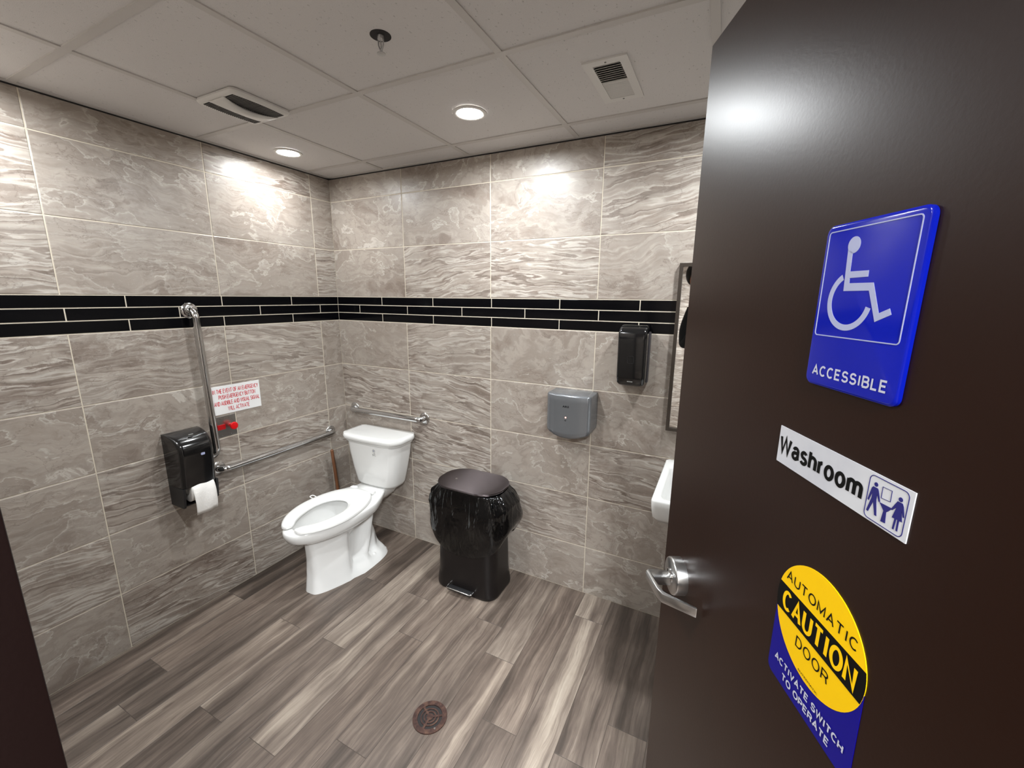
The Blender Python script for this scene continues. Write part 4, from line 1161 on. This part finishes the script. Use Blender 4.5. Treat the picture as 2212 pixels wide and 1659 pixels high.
for z, sc in ((0.0, 0.90), (0.004, 0.955), (0.012, 0.99), (0.03, 1.0), (0.18, 1.0), (0.212, 0.995), (0.218, 0.98), (0.2205, 0.955)):
    ring = []
    for x_, d in dryer_ring(0, sc):
        # curved belly: lower edge bows down toward the middle front
        bow = 0.030 * (1 - ((x_ - 1.7315) / 0.125) ** 2) * (1 - min(1, z / 0.18))
        zz = 0.992 + z * (1.190 - 0.992) / 0.2205 - bow * min(1, d / 0.10)
        ring.append(Vector((x_, -d, zz)))
    rings.append(ring)
add_loft(bm, rings); bmesh.ops.recalc_face_normals(bm, faces=bm.faces)
body = obj('housing', bm, SILVER, t, True, angle=50)
dy = 0.1555
def FBd(s, off, z): return Vector((s, -(0.1525 - 0.016 + 0.016 * (1 - ((s - 1.7315) / 0.1185) ** 2) + off), z))
bm = NB(); text_bm(bm, 'AIKE', FBd, 1.7100, 1.7450, 1.1280, 1.1375, 0.0008, 0.02); obj('lettering', bm, BLACKT, body)
bm = NB(); add_poly(bm, [(1.7285 + 0.0042 * cos(a), 1.0760 + 0.0042 * sin(a)) for a in [2 * pi * i / 16 for i in range(16)]], FBd, 0.0, 0.0009); bmesh.ops.recalc_face_normals(bm, faces=bm.faces); obj('indicator', bm, LED, body)
bm = NB(); add_poly(bm, [(1.7215, 1.0625), (1.7335, 1.0625), (1.7275, 1.0560)], FBd, 0.0, 0.0007); bmesh.ops.recalc_face_normals(bm, faces=bm.faces); obj('sensor_mark', bm, DARK, body)

# ------------------------------------------------------------------ soap dispenser
t = thing('soap_dispenser', 'black wall soap dispenser under the black tile band', 'soap dispenser', (2.022, 0, 1.255))
bm = NB(); add_box(bm, 1.948, 2.094, 0.002, 0.034, 1.268, 1.515, FB, bev=0.007); bmesh.ops.recalc_face_normals(bm, faces=bm.faces); obj('back_plate', bm, SMOKE, t, True)
bm = NB(); rings = []
for z, d, ins in ((1.252, 0.060, 0.018), (1.258, 0.078, 0.008), (1.27, 0.090, 0.002), (1.30, 0.096, 0), (1.38, 0.100, 0), (1.46, 0.104, 0), (1.505, 0.105, 0), (1.520, 0.100, 0.001), (1.533, 0.087, 0.003), (1.541, 0.068, 0.007), (1.544, 0.045, 0.013)):
    hw_ = 0.0665 - ins
    rings.append([Vector((2.0215 + a, -(0.006 + (d - 0.006) / 2) - b, z)) for a, b in rrect(hw_, (d - 0.006) / 2, min(0.016, (d - 0.006) * 0.3), 6)])
add_loft(bm, rings); bmesh.ops.recalc_face_normals(bm, faces=bm.faces); cv = obj('cover', bm, BLACKP, t, True, angle=50)
bm = NB(); ribbon(bm, rr2(2.005, 2.034, 1.368, 1.402, 0.005), 0.002, lambda s, o_, z: FB(s, 0.0985 + (z - 1.38) * 0.05 + o_, z), 0, 0.0022); bmesh.ops.recalc_face_normals(bm, faces=bm.faces); obj('window_rim', bm, BLACKM, cv)
bm = NB(); add_poly(bm, rr2(2.008, 2.034, 1.277, 1.281, 0.0015), lambda s, o_, z: FB(s, 0.0905 + o_, z), 0, 0.002); bmesh.ops.recalc_face_normals(bm, faces=bm.faces); obj('badge', bm, GREYT, cv)

# ------------------------------------------------------------------ mirror
t = thing('wall_mirror', 'tall bronze-framed wall mirror partly hidden by the open door', 'mirror', (2.60, 0, 1.046))
mx0, mx1, mz0, mz1, mw = 2.194, 2.95, 1.046, 1.824, 0.014
bm = NB()
add_box(bm, mx0, mx0 + mw, 0.002, 0.032, mz0, mz1, FB); add_box(bm, mx1 - mw, mx1, 0.002, 0.032, mz0, mz1, FB)
add_box(bm, mx0 + mw, mx1 - mw, 0.002, 0.032, mz0, mz0 + mw, FB); add_box(bm, mx0 + mw, mx1 - mw, 0.002, 0.032, mz1 - mw, mz1, FB)
bmesh.ops.recalc_face_normals(bm, faces=bm.faces); obj('frame', bm, BRONZE, t)
bm = NB(); add_box(bm, mx0 + mw - 0.001, mx1 - mw + 0.001, 0.004, 0.020, mz0 + mw - 0.001, mz1 - mw + 0.001, FB); bmesh.ops.recalc_face_normals(bm, faces=bm.faces); obj('glass', bm, MIRROR, t)

# ------------------------------------------------------------------ wash basin
t = thing('wash_basin', 'white wall-hung wash basin showing past the door edge', 'sink', (2.50, -0.25, 0.815))
sx0, sx1, sy0, sy1 = 2.207, 2.80, -0.492, -0.003
def sring(ins, z, r_=0.02, front=0, rear=0):
    cxm, cym = (sx0 + sx1) / 2, (sy0 + sy1) / 2
    hw_, hd_ = (sx1 - sx0) / 2 - ins, (sy1 - sy0) / 2 - ins
    return [Vector((cxm + a, min(-0.003, cym + b + (front if b < 0 else rear)), z)) for a, b in rrect(hw_, hd_, r_, 6)]
bm = NB()
rings = [sring(0.05, 0.78, 0.03), sring(0.018, 0.800, 0.03), sring(0.006, 0.818, 0.025), sring(0.001, 0.86, 0.022), sring(0.0, 0.888, 0.020), sring(0.003, 0.894, 0.019), sring(0.008, 0.896, 0.018),
         sring(0.030, 0.896, 0.03, 0.0, -0.075), sring(0.034, 0.892, 0.03, 0, -0.075), sring(0.045, 0.850, 0.04, 0, -0.08), sring(0.075, 0.815, 0.05, 0, -0.08), sring(0.16, 0.805, 0.05, 0, -0.05)]
add_loft(bm, rings); bmesh.ops.recalc_face_normals(bm, faces=bm.faces); obj('basin', bm, PORC, t, True, angle=45)
bm = NB(); add_tube(bm, fillet([(2.50, -0.055, 0.896), (2.50, -0.055, 1.02), (2.50, -0.17, 1.01)], 0.03, 8), 0.013, 18); add_tube(bm, [(2.50, -0.17, 1.012), (2.50, -0.172, 0.985)], 0.011, 16)
obj('faucet', bm, CHROME, t, True)
bm = NB(); add_tube(bm, [(2.50, -0.25, 0.80), (2.50, -0.25, 0.52), (2.50, -0.20, 0.47), (2.50, -0.15, 0.52), (2.50, -0.10, 0.55), (2.50, -0.002, 0.55)], 0.017, 16); obj('drain_trap', bm, CHROME, t, True)

# ------------------------------------------------------------------ ceiling fixtures
labels = ['bright round recessed ceiling light in the middle of the ceiling', 'bright round recessed ceiling light nearest the tiled corner', 'round recessed ceiling light behind the open door', 'unseen ceiling light added as fill above the left wall near the doorway', 'unseen ceiling light added as fill just inside the doorway']
proto = None
def copy_tree(o, parent=None):
    c = o.copy(); C.objects.link(c); c.parent = parent
    for ch in list(o.children): copy_tree(ch, c)
    return c
for i, (lx, ly) in enumerate(LIGHT_POS):
    if proto is None:
        proto = thing('downlight', labels[0], 'ceiling light', (lx, ly, CEIL), 'recessed downlights in the washroom ceiling')
        bm = NB(); add_lathe(bm, [(0.052, 0.002), (0.066, 0.002), (0.072, -0.002), (0.070, -0.006), (0.058, -0.007), (0.052, -0.004)], (lx, ly, CEIL), (0, 0, 1), 48)
        # open ring: remove caps
        for f in [f for f in bm.faces if len(f.verts) > 8]: bm.faces.remove(f)
        obj('trim_ring', bm, VENTW, proto, True)
        bm = NB(); add_lathe(bm, [(0, 0.0), (0.054, 0.0), (0.054, -0.004), (0.045, -0.0065), (0.0, -0.009)], (lx, ly, CEIL), (0, 0, 1), 48)
        obj('lens', bm, LENS, proto, True)
    else:
        c = copy_tree(proto); c.location = (lx, ly, CEIL); c['label'] = labels[i]
t = thing('hall_fill_light', 'unseen ceiling light added as fill in the hallway outside the washroom door', 'ceiling light', (2.95, -2.80, CEIL))
bm = NB(); add_lathe(bm, [(0, 0.002), (0.10, 0.002), (0.10, -0.012), (0.085, -0.02), (0, -0.022)], (2.95, -2.80, CEIL), (0, 0, 1), 40); obj('lens', bm, LENSH, t, True)

# exhaust fan
t = thing('exhaust_fan', 'white bulging exhaust fan cover with two dark grilles in the ceiling', 'exhaust fan', (0.590, -0.905, CEIL))
fx, fy = 0.590, -0.907
FC = lambda s, off, z: Vector((s, z, CEIL - off))      # ceiling frame: s=x, z=y, off downwards
bm = NB(); rings = []
for off, hw_, r_ in ((-0.002, 0.119, 0.02), (0.006, 0.121, 0.022), (0.013, 0.117, 0.022), (0.0155, 0.110, 0.02)):
    rings.append([FC(fx + a, off, fy + b) for a, b in rrect(hw_, hw_, r_, 6)])
add_loft(bm, rings); bmesh.ops.recalc_face_normals(bm, faces=bm.faces); fc = obj('cover', bm, VENTW, t, True, angle=40)
# central boat-shaped strip, bulging, and two side grilles
bm = NB(); NS = 25; rows_ = []
for i in range(NS):
    q = -1 + 2 * i / (NS - 1); y = fy + 0.108 * q
    hwid = 0.022 + 0.028 * q * q
    hgt = 0.016 + 0.018 * (1 - q * q)
    rows_.append([FC(fx + hwid * e_, 0.0145 + (hgt - 0.0145) * (1 - abs(e_) ** 3.0 * 0.25) if abs(e_) < 1 else 0.0145 + (hgt - 0.0145) * 0.35, y) for e_ in (-1, -0.9, -0.6, -0.3, 0, 0.3, 0.6, 0.9, 1)] )
add_loft(bm, rows_, False, False, closed=False); bmesh.ops.recalc_face_normals(bm, faces=bm.faces)
o = obj('centre_strip', bm, VENTW, fc, True, angle=60); sm = o.modifiers.new('thickness', 'SOLIDIFY'); sm.thickness = 0.002
for sx in (-1, 1):
    bm = NB(); top = []; bot = []
    for i in range(NS):
        q = -0.96 + 1.92 * i / (NS - 1); y = fy + 0.108 * q
        top.append((fx + sx * (0.018 + 0.028 * q * q), y)); bot.append((fx + sx * (0.094 + 0.009 * (1 - q * q)), y))
    add_poly(bm, top + bot[::-1], FC, 0.0150, 0.0158); bmesh.ops.recalc_face_normals(bm, faces=bm.faces)
    g = obj('grille_opening', bm, DARK, fc)
    bm = NB()
    for i in range(26):
        q = -0.9 + 1.8 * i / 25; y = fy + 0.108 * q
        a_, b_ = fx + sx * (0.018 + 0.028 * q * q), fx + sx * (0.094 + 0.009 * (1 - q * q))
        add_box(bm, min(a_, b_), max(a_, b_), 0.0158, 0.0175, y - 0.0011, y + 0.0011, FC)
    bmesh.ops.recalc_face_normals(bm, faces=bm.faces); obj('grille_slats', bm, simple('grey_slat_plastic', srgb(92, 89, 87), 0.5), g)

# supply register
t = thing('ceiling_vent', 'white louvred air register in the ceiling near the door', 'air vent', (1.971, -0.461, CEIL))
vx0, vx1, vy0, vy1 = 1.926, 2.016, -0.586, -0.338
bm = NB()
for (a, b, c, d) in ((vx0 - 0.028, vx0, vy0 - 0.03, vy1 + 0.03), (vx1, vx1 + 0.028, vy0 - 0.03, vy1 + 0.03), (vx0, vx1, vy0 - 0.03, vy0), (vx0, vx1, vy1, vy1 + 0.03)):
    add_box(bm, a, b, -0.004, 0.0012, c, d, FC)
bmesh.ops.recalc_face_normals(bm, faces=bm.faces); fr = obj('frame', bm, VENTW, t)
bm = NB(); add_box(bm, vx0, vx1, -0.006, -0.004, vy0, vy1, FC); bmesh.ops.recalc_face_normals(bm, faces=bm.faces); obj('duct_opening', bm, DARK, t)
for i in range(18):
    y = vy0 + (i + 0.5) * (vy1 - vy0) / 18; bm = NB(); tl = -1 if i < 9 else 1
    tq = 0.0024 if i < 9 else 0.0034
    v = [FC(vx0, -0.0036, y - tq * tl - 0.0007), FC(vx1, -0.0036, y - tq * tl - 0.0007), FC(vx1, 0.0010, y + tq * tl), FC(vx0, 0.0010, y + tq * tl)]
    v2 = [p + Vector((0, 0.0014, 0)) for p in v]
    add_loft(bm, [v, v2]); bmesh.ops.recalc_face_normals(bm, faces=bm.faces); obj('louvre', bm, VENTW, t)
for (x_, y_) in ((1.972, vy0 - 0.014), (1.972, vy1 + 0.014)):
    bm = NB(); add_lathe(bm, [(0, 0), (0.0035, 0), (0.003, 0.0018), (0, 0.002)], (x_, y_, CEIL - 0.0012), (0, 0, -1), 12); obj('screw', bm, GREYT, fr)

# sprinkler
t = thing('fire_sprinkler', 'pendent fire sprinkler head in a round ceiling hole', 'sprinkler', (1.414, -1.013, CEIL))
spx, spy = 1.414, -1.013
bm = NB(); add_lathe(bm, [(0.034, 0.0), (0.030, -0.0075), (0.030, -0.0015)], (spx, spy, CEIL + 0.0075), (0, 0, 1), 36)
bm2 = NB(); add_lathe(bm2, [(0, 0.0), (0.0305, 0.0), (0.0305, -0.0016), (0.0, -0.0016)], (spx, spy, CEIL + 0.0045), (0, 0, 1), 36); bm.free()
obj('hole_shade_disc', bm2, DARK, t, True)  # flat dark disc painted in for the shade of the sprinkler hole
bm = NB(); add_tube(bm, [(spx, spy, CEIL + 0.006), (spx, spy, CEIL - 0.006)], [0.011, 0.009], 18)
for sx in (-1, 1): add_tube(bm, [(spx + sx * 0.009, spy, CEIL - 0.004), (spx + sx * 0.0095, spy, CEIL - 0.02), (spx + sx * 0.003, spy, CEIL - 0.034)], 0.0022, 8)
add_tube(bm, [(spx, spy, CEIL - 0.033), (spx, spy, CEIL - 0.043)], 0.004, 12); add_tube(bm, [(spx, spy, CEIL - 0.006), (spx, spy, CEIL - 0.033)], 0.0018, 8)
obj('head_frame', bm, SATIN, t, True)
bm = NB(); add_lathe(bm, [(0, 0), (0.0125, 0.0005), (0.0125, -0.001), (0, -0.0018)], (spx, spy, CEIL - 0.043), (0, 0, 1), 24); obj('deflector', bm, SATIN, t, True)

# ------------------------------------------------------------------ floor drain
t = thing('floor_drain', 'round rusty brown floor drain set in the wood-look tiles', 'floor drain', (1.490, -0.997, 0))
dx, dy_ = 1.490, -0.998
def ringmesh(bm, r0, r1, z0, z1, n=64, a0=0, a1=2 * pi, closed=True):
    m = n if closed else n + 1
    P = []
    for i in range(m):
        a = a0 + (a1 - a0) * i / n
        c, s = cos(a), sin(a)
        P.append([Vector((dx + r * c, dy_ + r * s, z)) for r, z in ((r0, z0), (r0, z1), (r1, z1), (r1, z0))])
    vs = [[bm.verts.new(p) for p in q] for q in P]
    for i in range(n):
        A, B = vs[i], vs[(i + 1) % m]
        for k in range(4): bm.faces.new((A[k], A[(k + 1) % 4], B[(k + 1) % 4], B[k]))
    if not closed:
        bm.faces.new(vs[0]); bm.faces.new(vs[-1][::-1])
bm = NB(); ringmesh(bm, 0.0, 0.0675, 0.0003, 0.0008); obj('sump', bm, DARK, t)
bm = NB(); ringmesh(bm, 0.050, 0.069, 0.0003, 0.0042); bmesh.ops.recalc_face_normals(bm, faces=bm.faces); obj('rim', bm, RUST, t, True)
bm = NB()
for r0, r1 in ((0.0, 0.0135), (0.020, 0.0255), (0.0325, 0.038)): ringmesh(bm, r0, r1, 0.0006, 0.0036)
for a in (35, 155, 275):
    a = radians(a)
    u = Vector((cos(a), sin(a), 0)); v = Vector((-sin(a), cos(a), 0)); c0 = Vector((dx, dy_, 0))
    add_loft(bm, [[c0 + u * r + v * s_ * 0.0042 + Vector((0, 0, z)) for s_, z in ((-1, 0.0006), (1, 0.0006), (1, 0.0037), (-1, 0.0037))] for r in (0.012, 0.052)])
bmesh.ops.recalc_face_normals(bm, faces=bm.faces); gr = obj('grate', bm, RUST, t)
bm = NB(); add_lathe(bm, [(0, 0), (0.0042, 0), (0.0038, 0.0012), (0, 0.0014)], (dx + 0.046, dy_ - 0.030, 0.0042), (0, 0, 1), 14); obj('screw', bm, CHROME, t)

# ------------------------------------------------------------------ person in the hallway, seen in the mirror
def skin_mesh(name, nodes, edges, mat, parent, root=0, levels=2):
    me = bpy.data.meshes.new(name); base = world_loc(parent)
    me.from_pydata([Vector(p[0]) - base for p in nodes], edges, []); me.materials.append(mat)
    o = bpy.data.objects.new(name, me); C.objects.link(o); o.parent = parent
    sk = o.modifiers.new('skin', 'SKIN')
    sk.use_smooth_shade = True
    for i, p in enumerate(nodes):
        r = p[1]; me.skin_vertices[0].data[i].radius = (r, r) if not isinstance(r, tuple) else r
    me.skin_vertices[0].data[root].use_root = True
    ss = o.modifiers.new('smooth', 'SUBSURF'); ss.levels = levels; ss.render_levels = levels
    return o
PX, PY = 2.262, -2.56
per = thing('person', 'person in dark clothes holding up a phone, seen in the mirror', 'person', (PX, PY, 0))
V = lambda x, y, z: (PX + x, PY + y, z)
hands = {}
def finger_nodes(nodes, edges, wrist_i, palm, dirv, spread, curl, thumb):
    palm = Vector(palm); dirv = Vector(dirv).normalized(); spread = Vector(spread).normalized(); curl = Vector(curl).normalized()
    L = [0.068, 0.078, 0.073, 0.058]
    for k in range(4):
        base = palm + spread * (0.030 - 0.020 * k) + dirv * 0.045
        nodes.append((tuple(palm + spread * (0.018 - 0.012 * k) + dirv * 0.01), 0.012)); edges.append((wrist_i, len(nodes) - 1)); pi_ = len(nodes) - 1
        nodes.append((tuple(base), 0.0095)); edges.append((pi_, len(nodes) - 1))
        p = base
        for q, ck in ((0.45, 0.35), (0.32, 0.8), (0.23, 1.2)):
            p = p + (dirv * cos(ck) + curl * sin(ck)) * L[k] * q
            nodes.append((tuple(p), 0.0085)); edges.append((len(nodes) - 2, len(nodes) - 1))
    nodes.append((tuple(palm + spread * 0.035 - dirv * 0.01), 0.012)); edges.append((wrist_i, len(nodes) - 1))
    nodes.append((tuple(palm + spread * 0.055 + dirv * 0.02 + curl * 0.02), 0.010)); edges.append((len(nodes) - 2, len(nodes) - 1))
    nodes.append((tuple(palm + spread * 0.060 + dirv * 0.045 + curl * 0.03), 0.0088)); edges.append((len(nodes) - 2, len(nodes) - 1))
HC = Vector(V(-0.140, 0.07, 1.868))
nodes = [(V(0, 0, 1.02), (0.15, 0.10)), (V(0, 0, 1.16), (0.135, 0.09)), (V(-0.01, 0.0, 1.36), (0.155, 0.10)), (V(-0.02, 0.0, 1.56), (0.13, 0.085)), (V(-0.06, 0.02, 1.68), 0.052), (V(-0.095, 0.05, 1.765), 0.055),
         (tuple(HC + Vector((0, 0.01, -0.03))), (0.070, 0.085)), (tuple(HC + Vector((0, 0, 0.045))), (0.076, 0.090)), (tuple(HC + Vector((0, -0.005, 0.10))), (0.055, 0.065))]
edges = [(0, 1), (1, 2), (2, 3), (3, 4), (4, 5), (5, 6), (6, 7), (7, 8)]
def chain(nodes, edges, start, pts):
    p = start
    for q in pts: nodes.append(q); edges.append((p, len(nodes) - 1)); p = len(nodes) - 1
    return p
legs = {}
for sx in (-1, 1):
    chain(nodes, edges, 0, [(V(sx * 0.10, 0, 0.93), 0.095), (V(sx * 0.115, 0.01, 0.52), 0.062), (V(sx * 0.12, -0.01, 0.30), 0.055), (V(sx * 0.12, -0.02, 0.09), 0.042), (V(sx * 0.125, 0.05, 0.045), 0.038), (V(sx * 0.13, 0.14, 0.03), 0.028)])
armL = [(V(-0.165, 0.0, 1.54), 0.062), (V(-0.205, 0.07, 1.36), 0.050), (V(-0.200, 0.125, 1.205), 0.045), (V(-0.10, 0.22, 1.38), 0.036), (V(0.015, 0.29, 1.535), 0.026)]
armR = [(V(0.150, 0.0, 1.54), 0.062), (V(0.235, 0.06, 1.37), 0.050), (V(0.290, 0.12, 1.24), 0.045), (V(0.265, 0.22, 1.40), 0.036), (V(0.215, 0.29, 1.545), 0.026)]
wl = chain(nodes, edges, 3, armL); wr = chain(nodes, edges, 3, armR)
finger_nodes(nodes, edges, wl, V(0.035, 0.315, 1.575), (0.25, 0.0, 1), (1, 0.2, 0), (0.8, 0.6, 0), None)
finger_nodes(nodes, edges, wr, V(0.195, 0.315, 1.585), (-0.25, 0.0, 1), (-1, 0.2, 0), (-0.8, 0.6, 0), None)
body = skin_mesh('body', nodes, edges, SKIN, per)
jn = [(V(0, 0, 0.95), (0.17, 0.115)), (V(0, 0, 1.16), (0.155, 0.11)), (V(-0.01, 0, 1.36), (0.175, 0.12)), (V(-0.02, 0, 1.55), (0.15, 0.105)), (V(-0.055, 0.01, 1.645), (0.075, 0.075))]
je = [(0, 1), (1, 2), (2, 3), (3, 4)]
up_ = lambda arm: [(a, r + 0.014) for a, r in arm[:-1]] + [(tuple(Vector(arm[-1][0]).lerp(Vector(arm[-2][0]), 0.15)), 0.038)]
chain(jn, je, 3, up_(armL)); chain(jn, je, 3, up_(armR))
skin_mesh('jacket', jn, je, JACKET, per)
tn = [(V(0, 0, 1.0), (0.158, 0.108))]; te = []
for sx in (-1, 1): chain(tn, te, 0, [(V(sx * 0.10, 0, 0.92), 0.105), (V(sx * 0.115, 0.01, 0.52), 0.074), (V(sx * 0.12, -0.01, 0.28), 0.068), (V(sx * 0.12, -0.02, 0.08), 0.060)])
skin_mesh('trousers', tn, te, JEANS, per)
for sx in (-1, 1):
    bm = NB(); rg = []
    for z, sc in ((0.0, 1), (0.02, 1.03), (0.045, 0.92), (0.075, 0.6), (0.09, 0.4)):
        rg.append([Vector(V(sx * 0.125 + 0.048 * sc * cos(a), 0.045 - 0.05 * (1 - sc) + 0.135 * sc * sin(a), z)) for a in [2 * pi * i / 28 for i in range(28)]])
    add_loft(bm, rg); bmesh.ops.recalc_face_normals(bm, faces=bm.faces); obj('shoe', bm, BLACKM, per, True, angle=50)
# hair: a thick cap round the skull, open at the face
bm = NB(); rg = []
for i in range(17):
    ph = pi * i / 16 * 0.80
    ring = []
    for k in range(40):
        a = 2 * pi * k / 40
        face = max(0, sin(a)) ** 2
        p = min(ph, 0.80 * pi) * (1 - 0.48 * face)
        ring.append(HC + Vector((0.098 * sin(p) * cos(a), -0.012 + 0.115 * sin(p) * sin(a), 0.035 + 0.118 * cos(p))))
    rg.append(ring)
add_loft(bm, rg, True, False); bmesh.ops.recalc_face_normals(bm, faces=bm.faces)
o = obj('hair', bm, HAIR, per, True, angle=80); sm = o.modifiers.new('thickness', 'SOLIDIFY'); sm.thickness = 0.018; sm.offset = 0
bm = NB(); add_tube(bm, [HC + Vector((0, 0.088, 0.03)), HC + Vector((0, 0.112, -0.008)), HC + Vector((0, 0.095, -0.016))], [0.007, 0.013, 0.010], 12); obj('nose', bm, SKIN, per, True, angle=80)
bm = NB(); add_tube(bm, [HC + Vector((-0.024, 0.090, -0.045)), HC + Vector((0, 0.098, -0.047)), HC + Vector((0.024, 0.090, -0.045))], [0.003, 0.007, 0.003], 10); obj('mouth', bm, simple('lips', srgb(140, 80, 72), 0.5), per, True, angle=80)
for sx in (-1, 1):
    bm = NB(); bmesh.ops.create_icosphere(bm, subdivisions=2, radius=0.0125, matrix=Matrix.Translation(HC + Vector((sx * 0.031, 0.078, 0.022)))); obj('eye', bm, simple('eye', srgb(60, 45, 38), 0.2), per, True, angle=80)
bm = NB(); add_box(bm, PX + 0.04, PX + 0.19, PY + 0.345, PY + 0.354, 1.600, 1.674, bev=0.004)
ph = obj('phone', bm, BLACKP, None, True, loc=(PX + 0.115, PY + 0.35, 1.60))
tag(ph, 'black phone held up sideways by the person in the mirror', 'phone')
